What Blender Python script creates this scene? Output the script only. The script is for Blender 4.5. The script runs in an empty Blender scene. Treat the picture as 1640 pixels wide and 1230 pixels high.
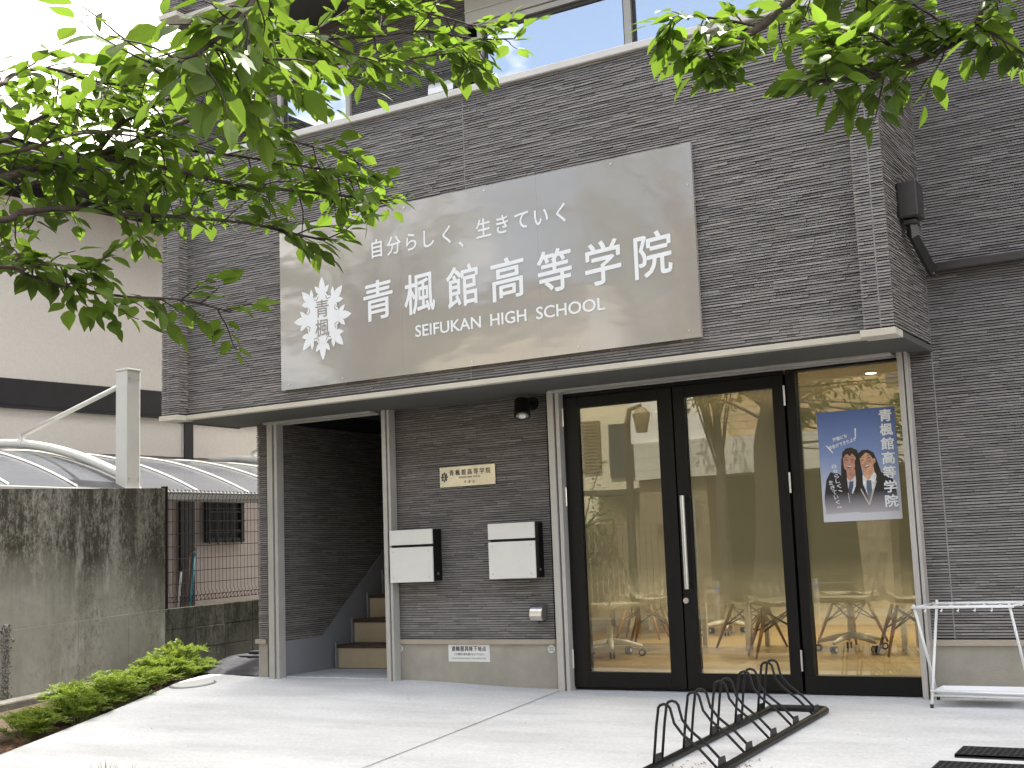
import bpy, bmesh, math, random
from mathutils import Vector, Matrix
C = bpy.context.scene.collection
SC = bpy.context.scene
RAD = math.radians

# ------------------------------------------------------------------ camera
CAM = Vector((2.02618938, -8.33751434, 0.95777433))
AX = Vector((0.85657653, 0.51466785, -0.03733158))     # right
AD = Vector((-0.10096248, 0.09620833, -0.99022752))    # down
AF = Vector((-0.50604666, 0.85197474, 0.13437194))     # forward
cd = bpy.data.cameras.new('camera'); cam = bpy.data.objects.new('camera', cd); C.objects.link(cam)
M = Matrix(((AX.x, -AD.x, -AF.x), (AX.y, -AD.y, -AF.y), (AX.z, -AD.z, -AF.z)))
cam.matrix_world = Matrix.Translation(CAM) @ M.to_4x4()
cd.lens = 45.0; cd.sensor_width = 36.0; cd.clip_start = 0.05; cd.clip_end = 500
SC.camera = cam

# ------------------------------------------------------------------ world and sun
SUN_EL, SUN_AZ = 62.0, -4.0       # azimuth from +Y towards -X
W = bpy.data.worlds.new('World'); SC.world = W; W.use_nodes = True
nt = W.node_tree; nt.nodes.clear()
def N(nt, typ, **kw):
    n = nt.nodes.new(typ)
    for k, v in kw.items():
        if k.startswith('i_'):
            n.inputs[k[2:].replace('_', ' ')].default_value = v
        else: setattr(n, k, v)
    return n
sky = N(nt, 'ShaderNodeTexSky', sky_type='NISHITA', sun_disc=False)
sky.sun_elevation = RAD(SUN_EL); sky.sun_rotation = RAD(-SUN_AZ); sky.dust_density = 1.5
tc = N(nt, 'ShaderNodeTexCoord'); mp = N(nt, 'ShaderNodeMapping'); mp.inputs['Scale'].default_value = (1, 1, 2.2)
ns = N(nt, 'ShaderNodeTexNoise'); ns.inputs['Scale'].default_value = 2.6; ns.inputs['Detail'].default_value = 6; ns.inputs['Roughness'].default_value = .55
nt.links.new(tc.outputs['Generated'], mp.inputs['Vector']); nt.links.new(mp.outputs[0], ns.inputs['Vector'])
sep = N(nt, 'ShaderNodeSeparateXYZ'); nt.links.new(tc.outputs['Generated'], sep.inputs[0])
ad = N(nt, 'ShaderNodeMath', operation='MULTIPLY_ADD'); nt.links.new(sep.outputs[1], ad.inputs[0]); ad.inputs[1].default_value = .30; nt.links.new(ns.outputs[0], ad.inputs[2])
rp = N(nt, 'ShaderNodeMapRange'); rp.inputs['From Min'].default_value = .33; rp.inputs['From Max'].default_value = .47; rp.inputs['To Min'].default_value = .06
nt.links.new(ad.outputs[0], rp.inputs['Value'])
mx = N(nt, 'ShaderNodeMix', data_type='RGBA'); nt.links.new(rp.outputs[0], mx.inputs[0]); nt.links.new(sky.outputs[0], mx.inputs[6])
mx.inputs[7].default_value = (12.6, 11.9, 11.0, 1)
bg = N(nt, 'ShaderNodeBackground'); bg.inputs['Strength'].default_value = 0.13
nt.links.new(mx.outputs[2], bg.inputs['Color'])
wo = N(nt, 'ShaderNodeOutputWorld'); nt.links.new(bg.outputs[0], wo.inputs[0])
sd = bpy.data.lights.new('sun', 'SUN'); sd.energy = 4.2; sd.angle = RAD(.6); sd.color = (1, .95, .87)
sun = bpy.data.objects.new('sun', sd); C.objects.link(sun)
sv = Vector((-math.sin(RAD(SUN_AZ)) * math.cos(RAD(SUN_EL)), math.cos(RAD(SUN_AZ)) * math.cos(RAD(SUN_EL)), math.sin(RAD(SUN_EL))))
sun.rotation_euler = sv.to_track_quat('Z', 'Y').to_euler(); sun.location = (0, 0, 20)
SC.view_settings.view_transform = 'Standard'; SC.view_settings.look = 'None'
SC.view_settings.exposure = 1.53; SC.view_settings.gamma = 1; SC.view_settings.use_curve_mapping = False
SC.render.engine = 'CYCLES'
SC.cycles.max_bounces = 8; SC.cycles.diffuse_bounces = 3; SC.cycles.glossy_bounces = 3
SC.cycles.transmission_bounces = 6; SC.cycles.transparent_max_bounces = 12
SC.cycles.caustics_reflective = False; SC.cycles.caustics_refractive = False
SC.cycles.use_denoising = True; SC.cycles.sample_clamp_indirect = 4

# ------------------------------------------------------------------ materials
MATS = {}
def newmat(name):
    m = bpy.data.materials.new(name); m.use_nodes = True; m.node_tree.nodes.clear()
    out = N(m.node_tree, 'ShaderNodeOutputMaterial')
    return m, m.node_tree, out
def mat(name, col, rough=.6, metal=0, var=.0, vscale=8, bump=0, bscale=60, spec=.5, stretch=(1, 1, 1), col2=None, lo=.35, hi=.65, emit=None, det=5):
    if name in MATS: return MATS[name]
    m, t, out = newmat(name)
    b = N(t, 'ShaderNodeBsdfPrincipled'); t.links.new(b.outputs[0], out.inputs[0])
    b.inputs['Roughness'].default_value = rough; b.inputs['Metallic'].default_value = metal
    b.inputs['Specular IOR Level'].default_value = spec
    b.inputs['Base Color'].default_value = (*col, 1)
    if emit: b.inputs['Emission Color'].default_value = (*emit[:3], 1); b.inputs['Emission Strength'].default_value = emit[3]
    g = N(t, 'ShaderNodeNewGeometry'); mpn = N(t, 'ShaderNodeMapping'); mpn.inputs['Scale'].default_value = stretch
    t.links.new(g.outputs['Position'], mpn.inputs[0])
    if var or col2:
        n = N(t, 'ShaderNodeTexNoise'); n.inputs['Scale'].default_value = vscale; n.inputs['Detail'].default_value = det; n.inputs['Roughness'].default_value = .6
        t.links.new(mpn.outputs[0], n.inputs['Vector'])
        r = N(t, 'ShaderNodeMapRange'); r.inputs['From Min'].default_value = lo; r.inputs['From Max'].default_value = hi
        t.links.new(n.outputs[0], r.inputs[0])
        x = N(t, 'ShaderNodeMix', data_type='RGBA'); t.links.new(r.outputs[0], x.inputs[0])
        c2 = col2 if col2 else tuple(c * (1 - var) for c in col)
        x.inputs[6].default_value = (*c2, 1); x.inputs[7].default_value = (*col, 1)
        t.links.new(x.outputs[2], b.inputs['Base Color'])
    if bump:
        n2 = N(t, 'ShaderNodeTexNoise'); n2.inputs['Scale'].default_value = bscale; n2.inputs['Detail'].default_value = 4
        t.links.new(mpn.outputs[0], n2.inputs['Vector'])
        bp = N(t, 'ShaderNodeBump'); bp.inputs['Strength'].default_value = bump; bp.inputs['Distance'].default_value = .01
        t.links.new(n2.outputs[0], bp.inputs['Height']); t.links.new(bp.outputs[0], b.inputs['Normal'])
    MATS[name] = m; return m

def siding_mat():
    m, t, out = newmat('ledge_siding')
    b = N(t, 'ShaderNodeBsdfPrincipled'); t.links.new(b.outputs[0], out.inputs[0]); b.inputs['Roughness'].default_value = .62
    a = N(t, 'ShaderNodeAttribute', attribute_name='tint')
    g = N(t, 'ShaderNodeNewGeometry'); mpn = N(t, 'ShaderNodeMapping'); mpn.inputs['Scale'].default_value = (1, 1, 3)
    t.links.new(g.outputs['Position'], mpn.inputs[0])
    n = N(t, 'ShaderNodeTexNoise'); n.inputs['Scale'].default_value = 30; n.inputs['Detail'].default_value = 4; t.links.new(mpn.outputs[0], n.inputs['Vector'])
    mm = N(t, 'ShaderNodeMath', operation='MULTIPLY_ADD'); t.links.new(n.outputs[0], mm.inputs[0]); mm.inputs[1].default_value = .36
    t.links.new(a.outputs['Fac'], mm.inputs[2])
    cr = N(t, 'ShaderNodeValToRGB'); e = cr.color_ramp.elements
    e[0].position = .25; e[0].color = (.10, .090, .083, 1); e[1].position = 1.25 if False else 1.0; e[1].color = (.36, .33, .305, 1)
    x = cr.color_ramp.elements.new(.62); x.color = (.225, .205, .190, 1)
    t.links.new(mm.outputs[0], cr.inputs[0]); t.links.new(cr.outputs[0], b.inputs['Base Color'])
    n2 = N(t, 'ShaderNodeTexNoise'); n2.inputs['Scale'].default_value = 140; n2.inputs['Detail'].default_value = 3; t.links.new(mpn.outputs[0], n2.inputs['Vector'])
    bp = N(t, 'ShaderNodeBump'); bp.inputs['Strength'].default_value = .5; bp.inputs['Distance'].default_value = .003
    t.links.new(n2.outputs[0], bp.inputs['Height']); t.links.new(bp.outputs[0], b.inputs['Normal'])
    return m
SID = siding_mat()
SEAL = mat('sealant', (.30, .29, .28), .7)
MORTAR = mat('siding_joint', (.02, .017, .016), .9)
CREAM = mat('cream_metal', (.62, .57, .47), .45, var=.12, vscale=3)
COPING = mat('cream_coping', (.68, .65, .60), .4, var=.1, vscale=4)
RAIL = mat('aluminium_rail', (.50, .475, .44), .4, metal=.2, var=.1, vscale=5)
RAILD = mat('rail_slot', (.05, .05, .05), .6)
SOFF = mat('soffit_board', (.085, .085, .075), .7, var=.1, vscale=2)
FOUND = mat('foundation_render', (.40, .365, .30), .85, var=.16, vscale=5, bump=.25, bscale=120)
LEDGE = mat('ledge_trim', (.42, .36, .28), .5, var=.1)
BLACK = mat('black_frame', (.005, .0045, .004), .45, var=.2, spec=.25)
STEEL = mat('brushed_steel', (.62, .60, .56), .28, metal=.9, var=.08, vscale=20)
DARKCOP = mat('dark_coping', (.06, .055, .05), .5)
WHITEP = mat('white_paint', (.80, .79, .75), .38, var=.05)
CONC = None

def driveway_mat():
    m, t, out = newmat('pale_concrete')
    b = N(t, 'ShaderNodeBsdfPrincipled'); t.links.new(b.outputs[0], out.inputs[0]); b.inputs['Roughness'].default_value = .8
    g = N(t, 'ShaderNodeNewGeometry')
    n = N(t, 'ShaderNodeTexNoise'); n.inputs['Scale'].default_value = 1.1; n.inputs['Detail'].default_value = 8; n.inputs['Roughness'].default_value = .65
    mp2 = N(t, 'ShaderNodeMapping'); mp2.inputs['Scale'].default_value = (.6, 2.2, 1); t.links.new(g.outputs['Position'], mp2.inputs[0]); t.links.new(mp2.outputs[0], n.inputs['Vector'])
    cr = N(t, 'ShaderNodeValToRGB'); e = cr.color_ramp.elements
    e[0].position = .3; e[0].color = (.53, .535, .545, 1); e[1].position = .68; e[1].color = (.74, .75, .76, 1)
    t.links.new(n.outputs[0], cr.inputs[0])
    n3 = N(t, 'ShaderNodeTexNoise'); n3.inputs['Scale'].default_value = 45; n3.inputs['Detail'].default_value = 3; t.links.new(g.outputs['Position'], n3.inputs['Vector'])
    r = N(t, 'ShaderNodeMapRange'); r.inputs['From Min'].default_value = .3; r.inputs['From Max'].default_value = .7; r.inputs['To Min'].default_value = .84; t.links.new(n3.outputs[0], r.inputs[0])
    x = N(t, 'ShaderNodeMix', data_type='RGBA', blend_type='MULTIPLY'); x.inputs[0].default_value = 1; t.links.new(cr.outputs[0], x.inputs[6]); t.links.new(r.outputs[0], x.inputs[7])
    t.links.new(x.outputs[2], b.inputs['Base Color'])
    n4 = N(t, 'ShaderNodeTexNoise'); n4.inputs['Scale'].default_value = 90; t.links.new(g.outputs['Position'], n4.inputs['Vector'])
    bp = N(t, 'ShaderNodeBump'); bp.inputs['Strength'].default_value = .25; bp.inputs['Distance'].default_value = .004; t.links.new(n4.outputs[0], bp.inputs['Height']); t.links.new(bp.outputs[0], b.inputs['Normal'])
    return m

def stained_mat(name, base, dark, pale, zmid, amount):
    """weathered retaining wall: vertical streaks of dark growth starting at the top, pale lime runs"""
    m, t, out = newmat(name)
    b = N(t, 'ShaderNodeBsdfPrincipled'); t.links.new(b.outputs[0], out.inputs[0]); b.inputs['Roughness'].default_value = .9; b.inputs['Specular IOR Level'].default_value = .2
    g = N(t, 'ShaderNodeNewGeometry')
    def noise(sc, st, det=6, ro=.6):
        mpn = N(t, 'ShaderNodeMapping'); mpn.inputs['Scale'].default_value = st; t.links.new(g.outputs['Position'], mpn.inputs[0])
        n = N(t, 'ShaderNodeTexNoise'); n.inputs['Scale'].default_value = sc; n.inputs['Detail'].default_value = det; n.inputs['Roughness'].default_value = ro
        t.links.new(mpn.outputs[0], n.inputs['Vector']); return n.outputs[0]
    def mr(v, a, c, lo=0, hi=1):
        r = N(t, 'ShaderNodeMapRange'); r.inputs['From Min'].default_value = a; r.inputs['From Max'].default_value = c
        r.inputs['To Min'].default_value = lo; r.inputs['To Max'].default_value = hi; t.links.new(v, r.inputs[0]); return r.outputs[0]
    def mth(op, a, c):
        q = N(t, 'ShaderNodeMath', operation=op)
        for i, v in enumerate((a, c)):
            if isinstance(v, (int, float)): q.inputs[i].default_value = v
            else: t.links.new(v, q.inputs[i])
        return q.outputs[0]
    def mix(f, a, c):
        x = N(t, 'ShaderNodeMix', data_type='RGBA')
        t.links.new(f, x.inputs[0])
        for i, v in ((6, a), (7, c)):
            if isinstance(v, tuple): x.inputs[i].default_value = (*v, 1)
            else: t.links.new(v, x.inputs[i])
        return x.outputs[2]
    sp = N(t, 'ShaderNodeSeparateXYZ'); t.links.new(g.outputs['Position'], sp.inputs[0])
    streak = noise(5.0, (1, 1, .16), 9, .72)
    fine = noise(34, (1, 1, .55), 8, .8)
    big = noise(1.5, (1, 1, .7), 4, .5)
    zf = mr(sp.outputs[2], zmid - .25, zmid + .45)
    zn = mth('ADD', zf, mth('MULTIPLY', mth('SUBTRACT', big, .5), 1.6))
    zc = mr(zn, .1, .9)
    base_c = mix(mr(big, .35, .65), base, tuple(c * 1.25 for c in base))
    base_c = mix(mr(noise(9, (1, 1, 1), 8, .7), .35, .7, 0, .55), base_c, tuple(c * .68 for c in base))
    dk = mth('MULTIPLY', mr(mth('ADD', mth('MULTIPLY', streak, .55), mth('MULTIPLY', fine, .5)), .43, .56), mth('MULTIPLY', zc, amount))
    speck = mth('MULTIPLY', mr(fine, .50, .60, 0, .8), mr(big, .4, .6, .1, .9))
    dk = mth('MAXIMUM', dk, mth('MULTIPLY', speck, mr(zn, -.3, .5, .15, 1)))
    colm = mr(noise(2.2, (1, 1, .07), 5, .65), .44, .60, 0, .75)
    base_c = mix(mth('MULTIPLY', colm, mr(zn, -.2, .7, .25, 1)), base_c, tuple(c * 2.0 for c in dark))
    col = mix(dk, base_c, dark)
    pl = mr(noise(3.1, (1.3, 1.3, .28), 7, .6), .58, .72, 0, .75)
    col = mix(pl, col, pale)
    t.links.new(col, b.inputs['Base Color'])
    bp = N(t, 'ShaderNodeBump'); bp.inputs['Strength'].default_value = .5; bp.inputs['Distance'].default_value = .006
    t.links.new(fine, bp.inputs['Height']); t.links.new(bp.outputs[0], b.inputs['Normal'])
    return m

def glass_mat(name, refl=.14, tint=(.93, .95, .92), rough=0.0):
    m, t, out = newmat(name)
    tr = N(t, 'ShaderNodeBsdfTransparent'); tr.inputs[0].default_value = (*tint, 1)
    gl = N(t, 'ShaderNodeBsdfGlossy'); gl.inputs['Roughness'].default_value = rough; gl.inputs['Color'].default_value = (.95, .96, .95, 1)
    fr = N(t, 'ShaderNodeFresnel'); fr.inputs['IOR'].default_value = 1.5
    r = N(t, 'ShaderNodeMapRange'); r.inputs['From Min'].default_value = .04; r.inputs['From Max'].default_value = 1; r.inputs['To Min'].default_value = refl; r.inputs['To Max'].default_value = 1
    t.links.new(fr.outputs[0], r.inputs[0])
    # gentle waviness of float glass
    g = N(t, 'ShaderNodeNewGeometry'); n = N(t, 'ShaderNodeTexNoise'); n.inputs['Scale'].default_value = 1.3; n.inputs['Detail'].default_value = 1; t.links.new(g.outputs['Position'], n.inputs['Vector'])
    bp = N(t, 'ShaderNodeBump'); bp.inputs['Strength'].default_value = .25; bp.inputs['Distance'].default_value = .004; t.links.new(n.outputs[0], bp.inputs['Height']); t.links.new(bp.outputs[0], gl.inputs['Normal'])
    mx = N(t, 'ShaderNodeMixShader'); t.links.new(r.outputs[0], mx.inputs[0]); t.links.new(tr.outputs[0], mx.inputs[1]); t.links.new(gl.outputs[0], mx.inputs[2])
    t.links.new(mx.outputs[0], out.inputs[0]); return m

def film_mat():
    """privacy film: clear at the foot, fading to cloudy, a little clearer again at the top"""
    m, t, out = newmat('gradient_privacy_film')
    g = N(t, 'ShaderNodeNewGeometry'); sp = N(t, 'ShaderNodeSeparateXYZ'); t.links.new(g.outputs['Position'], sp.inputs[0])
    cr = N(t, 'ShaderNodeValToRGB'); r = N(t, 'ShaderNodeMapRange'); r.inputs['From Max'].default_value = 2.3; t.links.new(sp.outputs[2], r.inputs[0]); t.links.new(r.outputs[0], cr.inputs[0])
    e = cr.color_ramp.elements
    def v(x): return (x, x, x, 1)
    e[0].position = .19; e[0].color = v(0); e[1].position = .38; e[1].color = v(.98)
    a = e.new(.30); a.color = v(.6); a = e.new(.80); a.color = v(.97); a = e.new(.90); a.color = v(.35)
    tr = N(t, 'ShaderNodeBsdfTransparent'); tr.inputs[0].default_value = (.97, .97, .95, 1)
    d = N(t, 'ShaderNodeBsdfDiffuse'); d.inputs[0].default_value = (.50, .48, .39, 1)
    tl = N(t, 'ShaderNodeBsdfTranslucent'); tl.inputs[0].default_value = (.64, .64, .57, 1)
    m1 = N(t, 'ShaderNodeMixShader'); m1.inputs[0].default_value = .5; t.links.new(d.outputs[0], m1.inputs[1]); t.links.new(tl.outputs[0], m1.inputs[2])
    m2 = N(t, 'ShaderNodeMixShader'); t.links.new(cr.outputs[0], m2.inputs[0]); t.links.new(tr.outputs[0], m2.inputs[1]); t.links.new(m1.outputs[0], m2.inputs[2])
    t.links.new(m2.outputs[0], out.inputs[0]); return m

def leaf_mat(name, c1, c2, trans, tf=.5, gloss=.35):
    m, t, out = newmat(name)
    a = N(t, 'ShaderNodeAttribute', attribute_name='tint')
    x = N(t, 'ShaderNodeMix', data_type='RGBA'); t.links.new(a.outputs['Fac'], x.inputs[0]); x.inputs[6].default_value = (*c1, 1); x.inputs[7].default_value = (*c2, 1)
    b = N(t, 'ShaderNodeBsdfPrincipled'); b.inputs['Roughness'].default_value = gloss; t.links.new(x.outputs[2], b.inputs['Base Color']); b.inputs['Specular IOR Level'].default_value = .25
    y = N(t, 'ShaderNodeMix', data_type='RGBA'); t.links.new(a.outputs['Fac'], y.inputs[0]); y.inputs[6].default_value = (*[c * .62 for c in trans], 1); y.inputs[7].default_value = (*trans, 1)
    tl = N(t, 'ShaderNodeBsdfTranslucent'); t.links.new(y.outputs[2], tl.inputs[0])
    mx = N(t, 'ShaderNodeMixShader'); mx.inputs[0].default_value = tf; t.links.new(b.outputs[0], mx.inputs[1]); t.links.new(tl.outputs[0], mx.inputs[2]); t.links.new(mx.outputs[0], out.inputs[0])
    return m

def wood_floor_mat():
    m, t, out = newmat('oak_plank_floor')
    b = N(t, 'ShaderNodeBsdfPrincipled'); t.links.new(b.outputs[0], out.inputs[0]); b.inputs['Roughness'].default_value = .35
    g = N(t, 'ShaderNodeNewGeometry'); mpn = N(t, 'ShaderNodeMapping'); mpn.inputs['Rotation'].default_value = (0, 0, RAD(0)); t.links.new(g.outputs['Position'], mpn.inputs[0])
    br = N(t, 'ShaderNodeTexBrick'); br.inputs['Scale'].default_value = 1; br.inputs['Brick Width'].default_value = 1.1; br.inputs['Row Height'].default_value = .12
    br.inputs['Mortar Size'].default_value = .0015; br.inputs['Color1'].default_value = (.42, .31, .155, 1); br.inputs['Color2'].default_value = (.30, .21, .10, 1); br.inputs['Mortar'].default_value = (.1, .06, .03, 1)
    t.links.new(mpn.outputs[0], br.inputs['Vector'])
    mp2 = N(t, 'ShaderNodeMapping'); mp2.inputs['Scale'].default_value = (1.5, 14, 1); t.links.new(g.outputs['Position'], mp2.inputs[0])
    n = N(t, 'ShaderNodeTexNoise'); n.inputs['Scale'].default_value = 3; n.inputs['Detail'].default_value = 6; t.links.new(mp2.outputs[0], n.inputs['Vector'])
    x = N(t, 'ShaderNodeMix', data_type='RGBA', blend_type='MULTIPLY'); x.inputs[0].default_value = .7; t.links.new(br.outputs[0], x.inputs[6])
    r = N(t, 'ShaderNodeMapRange'); r.inputs['From Min'].default_value = .3; r.inputs['From Max'].default_value = .7; r.inputs['To Min'].default_value = .6; r.inputs['To Max'].default_value = 1.15; t.links.new(n.outputs[0], r.inputs[0]); t.links.new(r.outputs[0], x.inputs[7])
    t.links.new(x.outputs[2], b.inputs['Base Color']); return m

def tile_mat(name, c1, c2, mort, bw, rh, ms=.012):
    m, t, out = newmat(name)
    b = N(t, 'ShaderNodeBsdfPrincipled'); t.links.new(b.outputs[0], out.inputs[0]); b.inputs['Roughness'].default_value = .6
    g = N(t, 'ShaderNodeNewGeometry'); sp = N(t, 'ShaderNodeSeparateXYZ'); cb = N(t, 'ShaderNodeCombineXYZ')
    t.links.new(g.outputs['Position'], sp.inputs[0]); t.links.new(sp.outputs[0], cb.inputs[0]); t.links.new(sp.outputs[2], cb.inputs[1])
    br = N(t, 'ShaderNodeTexBrick'); br.inputs['Scale'].default_value = 1; br.inputs['Brick Width'].default_value = bw; br.inputs['Row Height'].default_value = rh; br.inputs['Mortar Size'].default_value = ms
    br.inputs['Color1'].default_value = (*c1, 1); br.inputs['Color2'].default_value = (*c2, 1); br.inputs['Mortar'].default_value = (*mort, 1)
    t.links.new(cb.outputs[0], br.inputs['Vector']); t.links.new(br.outputs[0], b.inputs['Base Color']); return m

# ------------------------------------------------------------------ object helpers
def link(name, me, parent=None, loc=None):
    o = bpy.data.objects.new(name, me); C.objects.link(o)
    if parent is not None: o.parent = parent
    if loc is not None: o.location = loc
    return o
def thing(name, label, cat, loc=(0, 0, 0), rotz=0, group=None):
    o = link(name, None, None, loc); o.rotation_euler = (0, 0, rotz); o.empty_display_size = .1
    o['label'] = label; o['category'] = cat
    if group: o['group'] = group
    return o
def tag(o, label, cat, group=None):
    o['label'] = label; o['category'] = cat
    if group: o['group'] = group
    return o
def kind(o, k, label=None):
    o['kind'] = k
    if label: o['label'] = label
    return o
class MB:
    def __init__(s): s.v = []; s.f = []; s.t = []
    def quad(s, a, b, c, d, t=0.): 
        i = len(s.v); s.v += [tuple(a), tuple(b), tuple(c), tuple(d)]; s.f.append((i, i + 1, i + 2, i + 3)); s.t.append(t)
    def poly(s, pts, t=0.):
        i = len(s.v); s.v += [tuple(p) for p in pts]; s.f.append(tuple(range(i, i + len(pts)))); s.t.append(t)
    def box(s, x0, x1, y0, y1, z0, z1, t=0.):
        i = len(s.v)
        s.v += [(x, y, z) for z in (z0, z1) for y in (y0, y1) for x in (x0, x1)]
        for f in ((0, 2, 3, 1), (4, 5, 7, 6), (0, 1, 5, 4), (2, 6, 7, 3), (0, 4, 6, 2), (1, 3, 7, 5)):
            s.f.append(tuple(i + k for k in f)); s.t.append(t)
        return s
    def tube(s, pts, rad, n=8, caps=True, t=0.):
        pts = [Vector(p) for p in pts]
        if not isinstance(rad, (list, tuple)): rad = [rad] * len(pts)
        d0 = (pts[1] - pts[0]).normalized()
        up = Vector((0, 0, 1)) if abs(d0.z) < .9 else Vector((1, 0, 0))
        base = len(s.v); nn = None
        for k, p in enumerate(pts):
            if k == 0: d = pts[1] - pts[0]
            elif k == len(pts) - 1: d = pts[-1] - pts[-2]
            else: d = (pts[k + 1] - p).normalized() + (p - pts[k - 1]).normalized()
            if d.length < 1e-9: d = d0.copy()
            d.normalize()
            if nn is None: nn = d.cross(up).normalized()
            else:
                nn = nn - d * nn.dot(d)
                if nn.length < 1e-6: nn = d.cross(up)
                nn.normalize()
            bb = d.cross(nn)
            for j in range(n):
                a = 2 * math.pi * j / n
                s.v.append(tuple(p + (nn * math.cos(a) + bb * math.sin(a)) * rad[k]))
        for k in range(len(pts) - 1):
            for j in range(n):
                a = base + k * n + j; b = base + k * n + (j + 1) % n
                s.f.append((a, b, b + n, a + n)); s.t.append(t)
        if caps:
            s.f.append(tuple(base + j for j in range(n))[::-1]); s.t.append(t)
            s.f.append(tuple(base + (len(pts) - 1) * n + j for j in range(n))); s.t.append(t)
        return s
    def disc(s, c, r, axis, h, n=20, t=0.):
        c = Vector(c); a = Vector(axis).normalized(); s.tube([c, c + a * h], r, n, True, t); return s
    def build(s, name, m, parent=None, smooth=False, bevel=0, loc=None, tint=False, recalc=False):
        me = bpy.data.meshes.new(name); me.from_pydata(s.v, [], s.f); me.materials.append(m)
        if tint:
            at = me.attributes.new('tint', 'FLOAT', 'FACE'); at.data.foreach_set('value', s.t)
        if recalc:
            bm = bmesh.new(); bm.from_mesh(me); bmesh.ops.recalc_face_normals(bm, faces=bm.faces); bm.to_mesh(me); bm.free()
        if smooth: me.polygons.foreach_set('use_smooth', [True] * len(me.polygons))
        me.update()
        o = link(name, me, parent, loc)
        if bevel:
            b = o.modifiers.new('bevel', 'BEVEL'); b.width = bevel; b.segments = 2; b.limit_method = 'ANGLE'
            o.data.polygons.foreach_set('use_smooth', [False] * len(me.polygons))
        return o
def boxo(name, m, parent, x0, x1, y0, y1, z0, z1, bevel=0, loc=None):
    return MB().box(x0, x1, y0, y1, z0, z1).build(name, m, parent, bevel=bevel, loc=loc)
def at(px, py, dep):
    return CAM + (AX * (px - 820) + AD * (py - 615)) * (dep / 2050.) + AF * dep
def onY(px, py, y):
    d = AX * (px - 820) + AD * (py - 615) + AF * 2050; return CAM + d * ((y - CAM.y) / d.y)

def smooth01(t): t = max(0, min(1, t)); return t * t * (3 - 2 * t)
def hz(x, y):
    z = .05 * max(y, -3.3) if y < 0 else 0
    if y < -3.3: z += .02 * (y + 3.3)
    z += .046 * smooth01((-2.62 - x) / 1.5) * smooth01((y + 2.2) / 2.2)
    return z

# siding: real stacked strips. origin point, u direction (horizontal), n outward, holes [(u0,u1,z0,z1)]
def siding(name, parent, org, u, n, width, z0, z1, holes=(), seed=1, row=.0178, joints=()):
    rnd = random.Random(seed); mb = MB(); org = Vector(org); u = Vector(u); n = Vector(n)
    def P(a, z, d): q = org + u * a + n * d; return (q.x, q.y, z)
    def piece(a, b, za, zb):
        k_ = min(1, (zb - za) / .016)
        pr = rnd.uniform(.014, .020); tp = pr - rnd.uniform(.002, .006); g = .0010; t = .32 + rnd.random() * .27; za += .0036 * k_; za += rnd.uniform(-.0009, .0010)
        if rnd.random() < .04: t -= .06
        e = rnd.uniform(-.002, .002)
        a += g * .6; b -= g * .6; za += g; zb -= g
        p = [P(a, za, pr + e), P(b, za, pr - e), P(b, zb, tp - e), P(a, zb, tp + e), P(a, za, 0), P(b, za, 0), P(b, zb, 0), P(a, zb, 0)]
        i = len(mb.v); mb.v += p
        for f in ((0, 1, 2, 3), (4, 5, 1, 0), (3, 2, 6, 7), (4, 0, 3, 7), (1, 5, 6, 2)):
            mb.f.append(tuple(i + k for k in f)); mb.t.append(t)
    def spans(za, zb):
        sp = [(0, width)]
        cuts = [(h[0], h[1]) for h in holes if h[2] < (za + zb) / 2 < h[3]] + [(j - .003, j + .003) for j in joints]
        for c0, c1 in cuts:
            ns = []
            for a, b in sp:
                if c1 <= a or c0 >= b: ns.append((a, b)); continue
                if c0 > a: ns.append((a, c0))
                if c1 < b: ns.append((c1, b))
            sp = ns
        return sp
    z = z0
    while z < z1 - .004:
        h = row * rnd.choice((.88, 1, 1, 1, 1.12)); zt = min(z + h, z1)
        if z1 - zt < .008: zt = z1
        for a, b in spans(z, zt):
            x = a; first = True
            while x < b - .001:
                L = rnd.uniform(.05, .24) * (rnd.random() if first else 1); L = max(L, .04); first = False
                e = min(x + L, b)
                if b - e < .04: e = b
                r = rnd.random()
                if r < .0 and zt - z > .016:
                    m_ = z + (zt - z) * rnd.uniform(.42, .58); mid = x + (e - x) * rnd.uniform(.3, .7)
                    if e - x > .2 and rnd.random() < .5:
                        piece(x, mid, z, m_); piece(mid, e, z, m_); piece(x, e, m_, zt)
                    else: piece(x, e, z, m_); piece(x, e, m_, zt)
                else: piece(x, e, z, zt)
                x = e
        z = zt
    o = mb.build(name, SID, parent, tint=True)
    if joints:
        c = MB()
        for j in joints:
            a0, a1 = org + u * (j - .0045), org + u * (j + .0045)
            c.quad((a0.x + n.x * .013, a0.y + n.y * .013, z0), (a1.x + n.x * .013, a1.y + n.y * .013, z0), (a1.x + n.x * .013, a1.y + n.y * .013, z1), (a0.x + n.x * .013, a0.y + n.y * .013, z1))
        c.build('sealant_joint', SEAL, o)
    return o

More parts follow.
